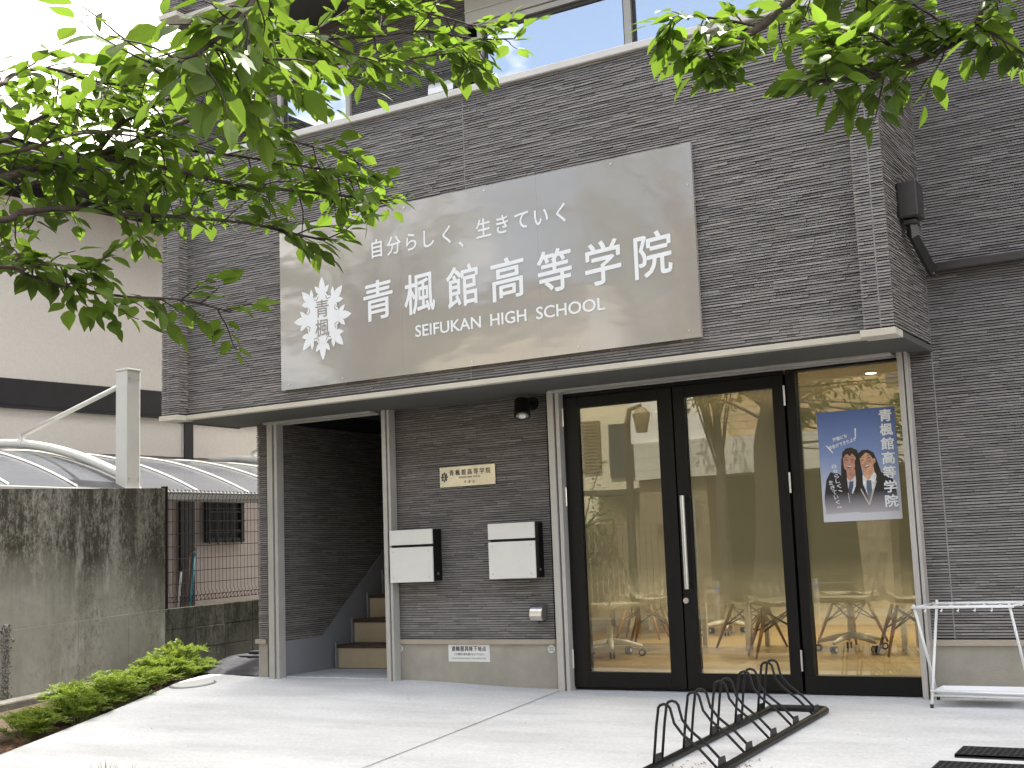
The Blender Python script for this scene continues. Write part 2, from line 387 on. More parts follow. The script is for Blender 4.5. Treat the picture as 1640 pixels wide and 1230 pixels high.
# ------------------------------------------------------------------ ground
DRV = driveway_mat()
SOIL = mat('garden_soil', (.10, .065, .04), .95, var=.5, vscale=25, bump=.9, bscale=60)
ASPH = mat('asphalt', (.06, .06, .062), .85, var=.3, vscale=40, bump=.4, bscale=200)
PAVE = mat('sidewalk_paver', (.13, .125, .12), .85, var=.2, vscale=10, bump=.3)
curb = [(-6.22, .30), (-6.09, -.33), (-5.63, -1.47), (-5.26, -2.38), (-4.98, -3.02), (-4.93, -3.3)]
def curbx(y):
    for (x1, y1), (x0, y0) in zip(curb, curb[1:]):
        if y0 <= y <= y1: return x0 + (x1 - x0) * (y - y0) / (y1 - y0)
    return curb[0][0] if y > 0 else curb[-1][0]
def sheet(name, m, xl, xr, ys, nx, dz=0, dom=None):
    mb = MB(); rows = []
    for y in ys:
        a = xl(y) if callable(xl) else xl; b = xr(y) if callable(xr) else xr
        row = []
        for i in range(nx + 1):
            x = a + (b - a) * i / nx; mb.v.append((x, y, hz(x, y) + dz)); row.append(len(mb.v) - 1)
        rows.append(row)
    for r0, r1 in zip(rows, rows[1:]):
        for i in range(nx): mb.f.append((r0[i], r0[i + 1], r1[i + 1], r1[i])); mb.t.append(0)
    o = mb.build(name, m); kind(o, 'structure'); return o
ys = [.30 - .09 * i for i in range(41)]; ys[-1] = -3.3
sheet('driveway', DRV, curbx, 9, ys, 60)
boxo('driveway_edge', DRV, None, -6.215, -5.9, .25, .298, -.3, .0)['kind'] = 'structure'
mbk = MB()
for (x1, y1), (x0, y0) in zip(curb, curb[1:]):
    mbk.quad((x0, y0, hz(x0, y0)), (x1, y1, hz(x1, y1)), (x1, y1, -.4), (x0, y0, -.4))
kind(mbk.build('kerb', DRV), 'structure')
sheet('soil', SOIL, -7.6, lambda y: curbx(y) + .02, [.4 - .1 * i for i in range(38)], 14, -.055)
sheet('sidewalk', PAVE, -14, 14, [-3.306 - .4 * i for i in range(10)], 20, -.004)
kind(boxo('curb', mat('kerb_stone', (.16, .155, .15), .8, var=.15), None, -40, 40, -7.06, -6.9, -.6, -.235), 'structure')
kind(boxo('road', ASPH, None, -60, 60, -13.2, -7.06, -.7, -.36), 'structure')
kind(boxo('far_pavement', PAVE, None, -60, 60, -30, -13.2, -.7, -.24), 'structure')
kind(boxo('ground', SOIL, None, -200, 200, -200, 200, -1.2, -.72), 'structure')
kind(boxo('yard', mat('yard_gravel', (.22, .21, .2), .95, var=.4, vscale=40), None, -30, -7.25, -6.8, 30, -.7, -.02), 'structure')
kind(boxo('passage', mat('passage_gravel', (.20, .19, .18), .95, var=.5, vscale=40), None, -7.05, -5.55, .31, 9, -.7, .02), 'structure')
# joints sawn in the driveway
mb = MB()
for (xa, ya), (xb, yb) in [((-2.57, -.04), (-2.30, -3.3)), ((-5.3, -.02), (-5.25, -3.3))][:1]:
    k = 30
    for i in range(k):
        t0, t1 = i / k, (i + 1) / k
        p = [(xa + (xb - xa) * t, ya + (yb - ya) * t) for t in (t0, t1)]
        w = .004
        mb.quad(*[(x + s, y, hz(x + s, y) + .0035) for (x, y), s in ((p[0], -w), (p[0], w), (p[1], w), (p[1], -w))])
jt = mb.build('driveway_joint', mat('joint_dark', (.2, .2, .19), .9)); kind(jt, 'structure')

# ------------------------------------------------------------------ the school building
B = thing('school_building', 'grey ledge-stone clad building with a projecting balcony over glass doors', 'building', (0, 0, 0))
Xl, Xr = -5.49, .06
# ---- ground floor walls
boxo('core_wall', MORTAR, B, -4.09, -2.62, .004, .14, .34, 2.18)
siding('siding_wall', B, (-4.075, .004, 0), (1, 0, 0), (0, -1, 0), 1.44, .357, 2.168, seed=3)
boxo('foundation', FOUND, B, -4.09, -2.625, -.012, .14, -.2, .318)
boxo('foundation_ledge', LEDGE, B, -4.09, -2.625, -.034, .002, .3185, .355, bevel=.002)
# left end wall
boxo('core_wall', MORTAR, B, Xl + .004, -5.40, .004, 8, .34, 2.18)
siding('siding_wall', B, (Xl - .012, .004, 0), (1, 0, 0), (0, -1, 0), .105, .357, 2.168, seed=4)
siding('siding_wall', B, (Xl + .004, 7.5, 0), (0, -1, 0), (-1, 0, 0), 7.495, .357, 2.2, seed=5, row=.03)
boxo('foundation', FOUND, B, Xl - .012, -5.405, -.012, 8, -.2, .318)
boxo('foundation_ledge', LEDGE, B, Xl - .035, -5.405, -.034, 8, .3185, .355, bevel=.002)
# right wall, whole height
boxo('core_wall', MORTAR, B, Xr + .002, 4.6, .006, .14, .34, 8.6)
siding('siding_wall', B, (Xr + .004, .006, 0), (1, 0, 0), (0, -1, 0), 3.6, .357, 5.9, seed=7, joints=(.14,))
boxo('foundation', FOUND, B, Xr - .005, 4.6, -.012, .14, -.3, .315)
boxo('foundation_ledge', LEDGE, B, Xr - .005, 4.6, -.034, .004, .3155, .352, bevel=.002)
# ---- roller shutter guide rails and the slot under the soffit
def rail(x0, x1, flip=1):
    m = MB(); w = x1 - x0
    m.box(x0, x0 + w * .55, -.115, -.02, -.03, 2.168); m.box(x0 + w * .68, x1, -.105, -.02, -.03, 2.168); 
    o = m.build('shutter_rail', RAIL, B, bevel=.002)
    s = boxo('rail_slot', RAILD, o, x0 + w * .55, x0 + w * .68, -.088, -.022, -.03, 2.165)
sc = lambda x, y: CAM.x + (x - CAM.x) * (y - CAM.y) / (0 - CAM.y)
rail(sc(-5.388, -.1), sc(-5.285, -.1)); rail(sc(-4.165, -.1), sc(-4.095, -.1)); rail(sc(-2.622, -.1), sc(-2.528, -.1)); rail(sc(-.018, -.1), sc(.044, -.1))
for a, b in ((-5.30, -4.165), (-2.53, -.02)):
    o = MB().box(a, b, -.16, -.085, 2.152, 2.168).box(a, b, -.055, -.01, 2.146, 2.168).build('shutter_slot', RAIL, B, bevel=.002)
    boxo('slot_gap', RAILD, o, a, b, -.085, -.055, 2.160, 2.168)
# ---- projecting balcony, second floor
def floor_box(z0, z1, zw, seed, rightwing=True):
    """parapet with pilasters at both ends, z0 underside, z1 cap top, zw wing top"""
    boxo('balcony_slab', SOFF, B, -5.70, .185, -.795, -.004, z0 - .012, z0 + .18)
    boxo('parapet_core', MORTAR, B, -5.53, .03, -.785, -.68, z0 + .18, z1 - .055)
    siding('parapet_siding', B, (-5.528, -.786, 0), (1, 0, 0), (0, -1, 0), 5.553, z0 + .035, z1 - .055, seed=seed, joints=(2.745,))
    MB().box(-5.519, .02, -.825, -.76, z0 - .014, z0 + .022).build('fascia_trim', CREAM, B, bevel=.003)
    MB().box(-5.726, -5.520, -.925, -.75, z0 - .02, z0 + .022).build('fascia_trim', CREAM, B, bevel=.003)
    MB().box(.006, .212, -.925, -.75, z0 - .02, z0 + .022).build('fascia_trim', CREAM, B, bevel=.003)
    boxo('fascia_trim', SOFF, B, .186, .21, -.749, .0, z0 - .018, z0 + .02, bevel=.003)
    boxo('fascia_trim', SOFF, B, -5.724, -5.70, -.749, .0, z0 - .018, z0 + .02, bevel=.003)
    # coping
    MB().box(-5.53, .03, -.832, -.64, z1 - .052, z1).build('parapet_coping', COPING, B, bevel=.006)
    # left wing wall and pilaster
    boxo('wing_core', MORTAR, B, -5.705, -5.54, -.885, -.004, z0 + .023, zw - .02)
    siding('wing_siding', B, (-5.718, -.886, 0), (1, 0, 0), (0, -1, 0), .19, z0 + .03, zw - .02, seed=seed + 1, row=.0178, joints=(.07,))
    siding('wing_siding', B, (-5.542, -.887, 0), (0, 1, 0), (1, 0, 0), .88, z0 + .03, zw - .02, seed=seed + 2, row=.022)
    siding('wing_siding', B, (-5.704, -.01, 0), (0, -1, 0), (-1, 0, 0), .88, z0 + .03, zw - .02, seed=seed + 6, row=.03)
    boxo('wing_coping', DARKCOP, B, -5.725, -5.52, -.91, .1, zw - .019, zw + .012, bevel=.004)
floor_box(2.178, 4.35, 5.10, 21)
floor_box(5.60, 7.75, 8.5, 41)
boxo('wing_core', MORTAR, B, .035, .188, -.885, -.004, 2.202, 8.5)
siding('wing_siding', B, (.024, -.886, 0), (1, 0, 0), (0, -1, 0), .178, 2.21, 5.9, seed=61, row=.0178, joints=(.10,))
siding('wing_siding', B, (.189, -.887, 0), (0, 1, 0), (1, 0, 0), .886, 2.21, 5.9, seed=62, row=.0178)
# ---- second floor wall behind the balcony (y = 0) with its windows
W2 = [(-5.20, -4.40, 3.3, 5.20), (-3.10, -.05, 2.4, 5.22)]
boxo('upper_wall_core', MORTAR, B, Xl, -5.20, .004, .14, 2.36, 8.6); boxo('upper_wall_core', MORTAR, B, -4.40, -3.21, .004, .14, 2.36, 8.6)
boxo('upper_wall_core', MORTAR, B, -5.20, -4.40, .004, .14, 5.20, 8.6); boxo('upper_wall_core', MORTAR, B, -3.21, Xr, .004, .14, 5.46, 8.6)
boxo('upper_wall_core', MORTAR, B, -5.20, -4.40, .004, .14, 2.36, 3.3)
siding('upper_siding', B, (Xl - .01, .004, 0), (1, 0, 0), (0, -1, 0), 5.52, 4.2, 5.6, holes=[(.30, 1.10, 3.3, 5.205), (2.29, 5.6, 2, 5.46)], seed=11, joints=(.105,))
siding('upper_siding', B, (Xl + .004, 3, 0), (0, -1, 0), (-1, 0, 0), 3.0, 2.36, 5.9, seed=12, row=.03)
boxo('upper_wall_core', MORTAR, B, Xl + .005, -5.35, .15, 8, 2.2, 8.6)
UPGL = glass_mat('upper_window_glass', .62, (.5, .5, .5))
WINF = mat('cream_window_frame', (.62, .58, .52), .4)
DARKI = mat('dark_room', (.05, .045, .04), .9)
def upwin(x0, x1, z0, z1, mull):
    m = MB(); y0, y1 = -.035, .05; w = .045
    m.box(x0, x0 + w, y0, y1, z0, z1); m.box(x1 - w, x1, y0, y1, z0, z1); m.box(x0 + w, x1 - w, y0, y1, z1 - w, z1); m.box(x0 + w, x1 - w, y0, y1, z0, z0 + w)
    for q in mull: m.box(q - .03, q + .03, y0 + .004, y1 - .004, z0 + w, z1 - w)
    fr = m.build('window', WINF, B, bevel=.003)
    xs = [x0 + w] + [v for q in mull for v in (q - .03, q + .03)] + [x1 - w]
    for a, b in zip(xs[::2], xs[1::2]):
        MB().box(a, b, .012, .018, z0 + w, z1 - w).build('pane', UPGL, fr)
        s = MB(); s.box(a, a + .018, -.004, .011, z0 + w, z1 - w); s.box(b - .018, b, -.004, .011, z0 + w, z1 - w); s.box(a + .018, b - .018, -.004, .011, z1 - w - .03, z1 - w)
        s.build('sash', DARKCOP, fr)
    return fr
upwin(-5.20, -4.40, 3.3, 5.20, ())
wf = upwin(-3.11, -.08, 2.40, 5.20, (-1.79,))
MB().box(-3.21, Xr, -.05, .05, 5.205, 5.455).box(-3.21, Xr, -.062, -.0505, 5.30, 5.316).build('shutter_box', WINF, B, bevel=.004)
mcur = MB()
rnd = random.Random(5)
for i in range(7):
    x = -3.03 + i * .028; mcur.tube([(x, .09, 2.45), (x, .09, 5.15)], .013, 6)
mcur.build('curtain', mat('curtain_cloth', (.5, .4, .3), .9, var=.2), wf, smooth=True)
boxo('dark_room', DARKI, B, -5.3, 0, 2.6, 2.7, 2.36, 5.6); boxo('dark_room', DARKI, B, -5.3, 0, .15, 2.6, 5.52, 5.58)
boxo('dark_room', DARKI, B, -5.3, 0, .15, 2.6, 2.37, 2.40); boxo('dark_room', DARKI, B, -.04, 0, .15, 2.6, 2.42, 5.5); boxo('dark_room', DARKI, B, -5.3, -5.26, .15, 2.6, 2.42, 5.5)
# outdoor light shield: unseen upper storeys and roof, right end widened to shade the driveway
boxo('roof', DARKCOP, B, -5.7, 12, -.88, 8, 8.6, 8.75); boxo('core_wall', MORTAR, B, 4.61, 12, .006, 8, -.3, 8.59)
boxo('rear_wall', MORTAR, B, -5.35, 4.6, 7.9, 8, .0, 8.6); boxo('side_wall', MORTAR, B, 4.5, 4.6, .15, 7.9, -.2, 8.6)
boxo('upper_floor', MORTAR, B, -5.35, 4.5, .15, 7.9, 2.56 if False else 5.59, 5.68)
# ---- ground floor room
FLOOR = wood_floor_mat(); ROOMW = mat('room_wall', (.60, .54, .42), .8, var=.05); CEIL = mat('room_ceiling', (.66, .58, .42), .8)
MB().box(-4.06, 4.5, .105, 3.1, -.1, .052).box(-5.34, 4.5, 3.1, 7.9, -.1, .052).build('room_floor', FLOOR, B)
boxo('doorstep', FOUND, B, -4.09, Xr, .0, .104, -.3, -.004) 
boxo('room_ceiling', CEIL, B, -5.34, 4.5, .145, 7.9, 2.36, 2.365)
boxo('room_lintel', CEIL, B, -2.62, Xr, .062, .144, 2.17, 2.355)
boxo('room_wall', ROOMW, B, -5.34, 4.5, 6.4, 6.5, .053, 2.36); boxo('room_wall', ROOMW, B, 4.3, 4.49, .15, 6.4, .053, 2.36)
boxo('room_wall', ROOMW, B, -4.06, -3.98, .145, 3.1, .053, 2.36); boxo('room_wall', ROOMW, B, -5.34, -4.06, 3.1, 3.18, .053, 2.36)
boxo('room_wall', ROOMW, B, -3.97, -2.62, .142, .16, .053, 2.36); boxo('room_wall', ROOMW, B, Xr, 4.3, .142, .16, .053, 2.36)
LAMP = mat('downlight_glow', (1, 1, 1), .5, emit=(1, .93, .80, 6))
def downlight(x, y):
    r = MB().disc((x, y, 2.359), .055, (0, 0, -1), .012, 20).build('downlight', WHITEP, B)
    MB().disc((x, y, 2.3468), .042, (0, 0, -1), .003, 20).build('lamp', LAMP, r)
    l = bpy.data.lights.new('room_lamp', 'AREA'); l.shape = 'DISK'; l.size = .1; l.energy = 16; l.color = (1, .86, .64)
    o = bpy.data.objects.new('room_lamp', l); C.objects.link(o); o.location = (x, y, 2.34); o.parent = B
for x, y in ((-.76, 2.12), (-1.87, 3.55), (.5, 3.6), (-3.2, 3.3), (-3.2, 5.2), (-1.0, 5.3)): downlight(x, y)
# ---- glass door set
GL = glass_mat('door_glass', .085, (.86, .87, .82)); FILM = film_mat()
z0d, z1d = .004, 2.145
fx = MB()
fx.box(-2.53, -2.475, -.03, .06, z0d, z1d); fx.box(-.012, -.004, -.03, .06, z0d, z1d)
fx.box(-2.475, -.775, -.03, .06, 2.115, z1d); fx.box(-.765, -.012, -.028, .06, 2.128, z1d)
fx.box(-.765, -.012, -.03, .06, z0d, .122); fx.box(-.765, -.700, -.03, .06, .122, 2.128); fx.box(-.85, -.766, .014, .058, .02, 2.115); fx.box(-2.474, -2.36, .014, .058, .02, 2.115); fx.box(-1.70, -1.51, .0145, .058, .02, 2.115)
fx.box(-2.475, -.775, -.01, .06, z0d, .02)
dset = fx.build('door_frame', BLACK, B, bevel=.003)
MB().box(-.70, -.012, .014, .022, .122, 2.128).build('fixed_pane', GL, dset)
MB().box(-.70, -.012, .030, .0315, .122, 2.128).build('privacy_film', FILM, dset)
def leaf(x0, x1, gx0, gx1, hingex, handle):
    m = MB(); m.box(x0, gx0, -.042, .012, .022, 2.112); m.box(gx1, x1, -.042, .012, .022, 2.112)
    m.box(gx0, gx1, -.042, .012, .022, .128); m.box(gx0, gx1, -.042, .012, 2.03, 2.112)
    d = m.build('door', BLACK, B, bevel=.003)
    MB().box(gx0, gx1, -.018, -.010, .128, 2.03).build('pane', GL, d)
    MB().box(gx0, gx1, .002, .0035, .128, 2.03).build('privacy_film', FILM, d)
    for z in (1.97, 1.385, .22):
        MB().tube([(hingex, -.05, z - .068), (hingex, -.05, z + .068)], .0075, 10).build('hinge', STEEL, d, smooth=False)
    if handle:
        h = MB(); h.tube([(-1.532, -.105, .70), (-1.532, -.105, 1.34)], .0165, 14)
        h.tube([(-1.532, -.105, 1.315), (-1.548, -.043, 1.315)], .011, 8); h.tube([(-1.532, -.105, .725), (-1.548, -.043, .725)], .011, 8)
        h.build('pull_handle', STEEL, d, smooth=False)
        MB().tube([(-1.562, -.043, .62), (-1.562, -.062, .62)], .02, 18).build('lock_cylinder', STEEL, d)
    return d
leaf(-2.468, -1.598, -2.352, -1.712, -2.472, False); leaf(-1.588, -.780, -1.502, -.858, -.772, True)
# rubber astragal between leaves is the gap itself
# ---- staircase recess
boxo('stair_floor', DRV, B, -5.34, -4.10, -.015, .70, -.2, .052)
TRD = mat('stair_tread', (.06, .035, .022), .5); RIS = mat('stair_riser', (.52, .42, .27), .6, var=.1); SKT = mat('stair_skirt', (.26, .26, .27), .7)
st = thing('tmp', 'x', 'x'); bpy.data.objects.remove(st)
stair = boxo('staircase', MORTAR, B, -5.20, -4.10, 2.6, 2.7, .0, .06)
for i in range(11):
    y = .70 + .235 * i; zt = .055 + .205 * (i + 1)
    boxo('stair_riser', RIS, stair, -5.22, -4.10, y, y + .255, zt - .205 + .002, zt - .03)
    boxo('stair_tread', TRD, stair, -5.22, -4.10, y - .02, y + .235, zt - .0295, zt, bevel=.004)
    boxo('tread_post', SKT, stair, -5.235, -5.221, y - .03, y + .01, zt - .205, zt + .02)
mb = MB()
pr = [(-.01, .05), (-.01, .335), (.54, .345), (3.1, 2.36), (3.1, 1.9), (.72, .05)]
mb.poly([(-5.262, y, z) for y, z in pr]); mb.poly([(-5.30, y, z) for y, z in pr][::-1])
for (ya, za), (yb, zb) in zip(pr, pr[1:] + pr[:1]): mb.quad((-5.262, ya, za), (-5.30, ya, za), (-5.30, yb, zb), (-5.262, yb, zb))
mb.build('stair_skirt', SKT, stair, recalc=True)
boxo('recess_core', MORTAR, B, -5.40, -5.285, .0045, 3.1, .34, 2.6)
siding('recess_siding', B, (-5.287, 0, 0), (0, 1, 0), (1, 0, 0), 2.6, .34, 2.17, seed=17)
boxo('recess_wall', MORTAR, B, -4.098, -4.062, .142, 3.1, .055, 2.36)
boxo('recess_ceiling', DARKI, B, -5.34, -4.06, .15, 3.1, 2.30, 2.355)
boxo('corner_trim', FOUND, B, -4.785 + .56, -4.19, .0, .02, -.1, .02) if False else None

# ------------------------------------------------------------------ text
def glyphs(s, bold=0.0):
    cu = bpy.data.curves.new('lettering_curve', 'FONT'); cu.body = s; cu.size = 1; cu.offset = bold; cu.resolution_u = 3; cu.fill_mode = 'FRONT'
    o = bpy.data.objects.new('lettering_tmp', cu); C.objects.link(o)
    dg = bpy.context.evaluated_depsgraph_get(); me = bpy.data.meshes.new_from_object(o.evaluated_get(dg))
    bpy.data.objects.remove(o)
    vs = [Vector(v.co) for v in me.vertices]; fs = [tuple(p.vertices) for p in me.polygons]; bpy.data.meshes.remove(me)
    return vs, fs
def put(mb, s, cx, cz, w, h, y, bold=.0, shear=0., keep=True, rot=0, norm=None, ax='xz'):
    """one glyph (or string) centred at cx,cz; w,h is the em box; norm=(w,h) stretches its bounds to a size"""
    vs, fs = glyphs(s)
    if not vs: return
    x0 = min(v.x for v in vs); x1 = max(v.x for v in vs); y0 = min(v.y for v in vs); y1 = max(v.y for v in vs)
    mx, my = (x0 + x1) / 2, (y0 + y1) / 2
    sx, sz = (w, h) if norm is None else (norm[0] / (x1 - x0), norm[1] / (y1 - y0))
    if norm is None and len(s) == 1 and ord(s) > 0x3000:      # keep the glyph's own place inside its em
        my = .36 if s in '、。' else my
        if s == '、': my = .36; mx = .36 + .1
    offs = [(0, 0)] if bold <= 0 else [(0, 0)] + [(bold * math.cos(q), bold * .8 * math.sin(q)) for q in (.4, 1.45, 2.5, 3.54, 4.6, 5.6)]
    for n_, (ox, oy) in enumerate(offs):
        i = len(mb.v)
        for v in vs:
            a = (v.x - mx + ox) * sx; b = (v.y - my + oy) * sz + a * shear
            if rot: a, b = a * math.cos(rot) - b * math.sin(rot), a * math.sin(rot) + b * math.cos(rot)
            mb.v.append((cx + a, y - n_ * .00006, cz + b))
        for f in fs: mb.f.append(tuple(i + k for k in f)); mb.t.append(0)

# ------------------------------------------------------------------ big sign
SIGN = thing('school_sign', 'large glossy beige sign board with white school name on the parapet', 'sign', (-2.76, -.80, 2.93))
def rel(o, root): o.parent = root; o.matrix_parent_inverse = Matrix.Translation(root.location).inverted(); return o
def signmat():
    m, t, out = newmat('sign_panel'); b = N(t, 'ShaderNodeBsdfPrincipled'); t.links.new(b.outputs[0], out.inputs[0])
    b.inputs['Base Color'].default_value = (.37, .335, .295, 1); b.inputs['Roughness'].default_value = .14; b.inputs['Specular IOR Level'].default_value = .55
    b.inputs['Coat Weight'].default_value = 1.0; b.inputs['Coat IOR'].default_value = 1.62; b.inputs['Coat Roughness'].default_value = .06
    g = N(t, 'ShaderNodeNewGeometry'); mp1 = N(t, 'ShaderNodeMapping'); mp1.inputs['Scale'].default_value = (1, 1, 2.2); t.links.new(g.outputs['Position'], mp1.inputs[0])
    n = N(t, 'ShaderNodeTexNoise'); n.inputs['Scale'].default_value = 1.7; n.inputs['Detail'].default_value = 2; t.links.new(mp1.outputs[0], n.inputs['Vector'])
    bp = N(t, 'ShaderNodeBump'); bp.inputs['Strength'].default_value = .6; bp.inputs['Distance'].default_value = .006; t.links.new(n.outputs[0], bp.inputs['Height'])
    t.links.new(bp.outputs[0], b.inputs['Normal']); t.links.new(bp.outputs[0], b.inputs['Coat Normal']); return m
SGM = signmat(); WHT = mat('white_vinyl', (.86, .87, .87), .35); GRY = mat('grey_vinyl', (.33, .29, .25), .35)
mb = MB(); edges = [-4.50, -3.34, -2.18, -1.02]
for a, b in zip(edges, edges[1:]): mb.box(a, b - .0006, -.834, -.806, 2.30, 3.578)
rel(mb.build('panel', SGM, None), SIGN)
ysn = -.8365
L1 = '自分らしく、生きていく'
mb = MB()
for i, ch in enumerate(L1):
    put(mb, ch, -3.555 + i * .1565, 3.275 - (.045 if ch == '、' else 0), .135, .15, ysn, .016, .05)
rel(mb.build('tagline_lettering', WHT), SIGN)
L2 = '青楓館高等学院'
xs2 = [-3.555, -3.18, -2.81, -2.435, -2.06, -1.69, -1.325]
mb = MB()
for ch, x in zip(L2, xs2): put(mb, ch, x, 2.885, 1, 1, ysn, .015, .07, norm=(.262, .292))
rel(mb.build('name_lettering', WHT), SIGN)
mb = MB()
for wd, a, b in (('SEIFUKAN', -3.225, -2.665), ('HIGH', -2.585, -2.295), ('SCHOOL', -2.215, -1.69)):
    put(mb, wd, (a + b) / 2, 2.607, 1, 1, ysn, .016, norm=(b - a, .084))
rel(mb.build('english_lettering', WHT), SIGN)
def petal(mb, cx, cz, ang, L, w, y, bx=0, sx=1, sz=1):
    d = Vector((math.cos(ang), math.sin(ang))); p = Vector((-d.y, d.x))
    pts = []
    prof = ((0, .12), (.25, .62), (.5, 1), (.72, .72), (.88, .36), (1, 0))
    for t_, ww in prof: pts.append(d * (L * t_) + p * (w * ww))
    for t_, ww in prof[::-1][1:]: pts.append(d * (L * t_) - p * (w * ww))
    mb.poly([(cx + q.x * sx, y, cz + q.y * sz) for q in pts][::-1])
def emblem(mbw, mbg, cx, cz, s, y, k=1.0, bold=.01, both=True):
    """eight maple leaves round an oval; s half-height"""
    hw = s * .83
    for i in range(8):
        a = math.pi / 2 + i * math.pi / 4
        ox, oz = cx + math.cos(a) * hw * .54, cz + math.sin(a) * s * .54
        for j, (da, L, w) in enumerate(((0, .48, .105), (.75, .36, .075), (-.75, .36, .075), (1.55, .25, .05), (-1.55, .25, .05))):
            petal(mbw, ox, oz, a + da, s * L, s * w, y - .0002 * j - .0001 * (i % 2), sx=.9)
    n = 40
    mbw.poly([(cx + math.cos(2 * math.pi * i / n) * hw * .60, y - .0014, cz + math.sin(2 * math.pi * i / n) * s * .60) for i in range(n)][::-1] if False else [(cx + math.cos(-2 * math.pi * i / n) * hw * .60, y - .0014, cz + math.sin(-2 * math.pi * i / n) * s * .60) for i in range(n)])
    # little serrated outlines between the leaves
    for i in range(8):
        a = math.pi / 2 + math.pi / 8 + i * math.pi / 4
        for r_, dr in ((.58, .05), (.49, .05)):
            p0 = Vector((cx + math.cos(a) * hw * r_, cz + math.sin(a) * s * r_))
            for da in (-.9, .9):
                d = Vector((math.cos(a + da), math.sin(a + da))) * s * .10; q = Vector((-d.y, d.x)).normalized() * s * .010
                mbg.poly([(p0.x - q.x, y - .002, p0.y - q.y), (p0.x + q.x, y - .002, p0.y + q.y), (p0.x + d.x + q.x, y - .002, p0.y + d.y + q.y), (p0.x + d.x - q.x, y - .002, p0.y + d.y - q.y)])
    put(mbg, '青', cx, cz + s * .235, 1, 1, y - .0022, bold, norm=(s * .40, s * .42)); put(mbg, '楓', cx, cz - s * .235, 1, 1, y - .0022, bold, norm=(s * .42, s * .42))
mw, mg = MB(), MB(); emblem(mw, mg, -4.083, 2.815, .318, ysn)
em = rel(mw.build('emblem', WHT), SIGN); mg.build('emblem_characters', GRY, em)
mb = MB()
for x, z in ((-4.42, 2.34), (-3.9, 2.335), (-2.75, 2.335), (-1.9, 2.34), (-1.1, 2.35), (-4.42, 3.53), (-3.3, 3.545), (-2.6, 3.545), (-1.6, 3.545), (-1.06, 3.3)): mb.disc((x, -.834, z), .008, (0, -1, 0), .003, 10)
rel(mb.build('screw', STEEL), SIGN)

# ------------------------------------------------------------------ name plaque
PLQ = thing('name_plaque', 'small brushed metal plaque with black lettering above the letter boxes', 'plaque', (-3.34, -.02, 1.6))
PLM = mat('plaque_steel', (.62, .58, .47), .30, metal=.75, var=.3, vscale=2.6)
rel(boxo('plate', PLM, None, -3.597, -3.087, -.030, -.022, 1.52, 1.675, bevel=.001), PLQ)
INK = mat('black_ink', (.02, .02, .02), .4)
mb = MB()
for i, ch in enumerate(L2): put(mb, ch, -3.485 + i * .056, 1.628, 1, 1, -.0315, .012, norm=(.040, .044))
for ch, x in zip('芦屋校', (-3.36, -3.322, -3.284)): put(mb, ch, x, 1.55, 1, 1, -.0315, .0, norm=(.02, .022))
put(mb, 'SEIFUKAN  HIGH  SCHOOL', -3.32, 1.589, 1, 1, -.0315, .0, norm=(.20, .014))
rel(mb.build('lettering', INK), PLQ)
mw, mg = MB(), MB(); emblem(mw, mg, -3.553, 1.598, .042, -.0312)
em = rel(mw.build('emblem', INK), PLQ); mg.build('emblem_characters', PLM, em)
mb = MB()
for x in (-3.585, -3.10):
    for z in (1.533, 1.663): mb.disc((x, -.030, z), .007, (0, -1, 0), .004, 12)
rel(mb.build('screw', STEEL), PLQ)

# ------------------------------------------------------------------ letter boxes
LBW = mat('letterbox_white', (.76, .74, .68), .35, var=.04); LBB = mat('letterbox_black', (.006, .006, .006), .5, spec=.25)
def letterbox(x0, x1, z0, z1, label):
    t = thing('letter_box', label, 'letter box', ((x0 + x1) / 2, 0, z0), 0, 'white and black letter boxes')
    rel(boxo('box', LBB, None, x0 + .012, x1 + .002, -.125, -.012, z0 + .005, z1 - .002, bevel=.004), t)
    h = z1 - z0; zs = z0 + h * .685
    rel(boxo('flap', LBW, None, x0, x1, -.141, -.1255, zs + .012, z1, bevel=.003), t)
    rel(boxo('front_door', LBW, None, x0, x1, -.141, -.1255, z0, zs - .008, bevel=.003), t)
    m = MB()
    for a in (x0 + .035, x1 - .035):
        for b in (z0 + .035, zs - .04): m.disc((a, -.141, b), .006, (0, -1, 0), .003, 10)
    rel(m.build('screw', STEEL), t)
    rel(MB().disc((x1 + .0025, -.075, z0 + .06), .010, (1, 0, 0), .006, 12).build('lock', STEEL), t)
s1 = lambda x: sc(x, -.02)
letterbox(-4.018, -3.612, .798, 1.203, 'white fronted letter box beside the stair opening rail')
letterbox(-3.103, -2.702, .805, 1.214, 'white fronted letter box nearer the black glass doors')

# ------------------------------------------------------------------ vents, notice, spotlight
def hood(cx, z0, z1, w, dep, y, label):
    t = thing('vent_hood', label, 'vent', (cx, y, z0)); m = MB(); n = 8; prof = []
    for i in range(n + 1):
        a = i / n * math.pi / 2; prof.append((y - dep * math.sin(a), z0 + (z1 - z0) * (.28 + .72 * math.cos(a))))
    prof.append((y - dep, z0 + (z1 - z0) * .25)); prof.append((y - dep * .8, z0 + .0)); prof.append((y, z0))
    L = [(cx - w / 2, a, b) for a, b in prof]; R = [(cx + w / 2, a, b) for a, b in prof]
    m.poly(L[::-1]); m.poly(R)
    for i in range(len(prof) - 2): m.quad(L[i], L[i + 1], R[i + 1], R[i])
    rel(m.build('hood', STEEL, recalc=True), t)
    m = MB()
    for i in range(5): m.box(cx - w / 2 + .004, cx + w / 2 - .004, y - dep * .78 * (i + 1) / 5, y - dep * .78 * (i + 1) / 5 + .004, z0 - .001, z0 + .01)
    rel(m.build('grille', LBB), t)
hood(-2.742, .495, .618, .10, .085, -.018, 'small steel vent hood low on the wall beside the glass doors')
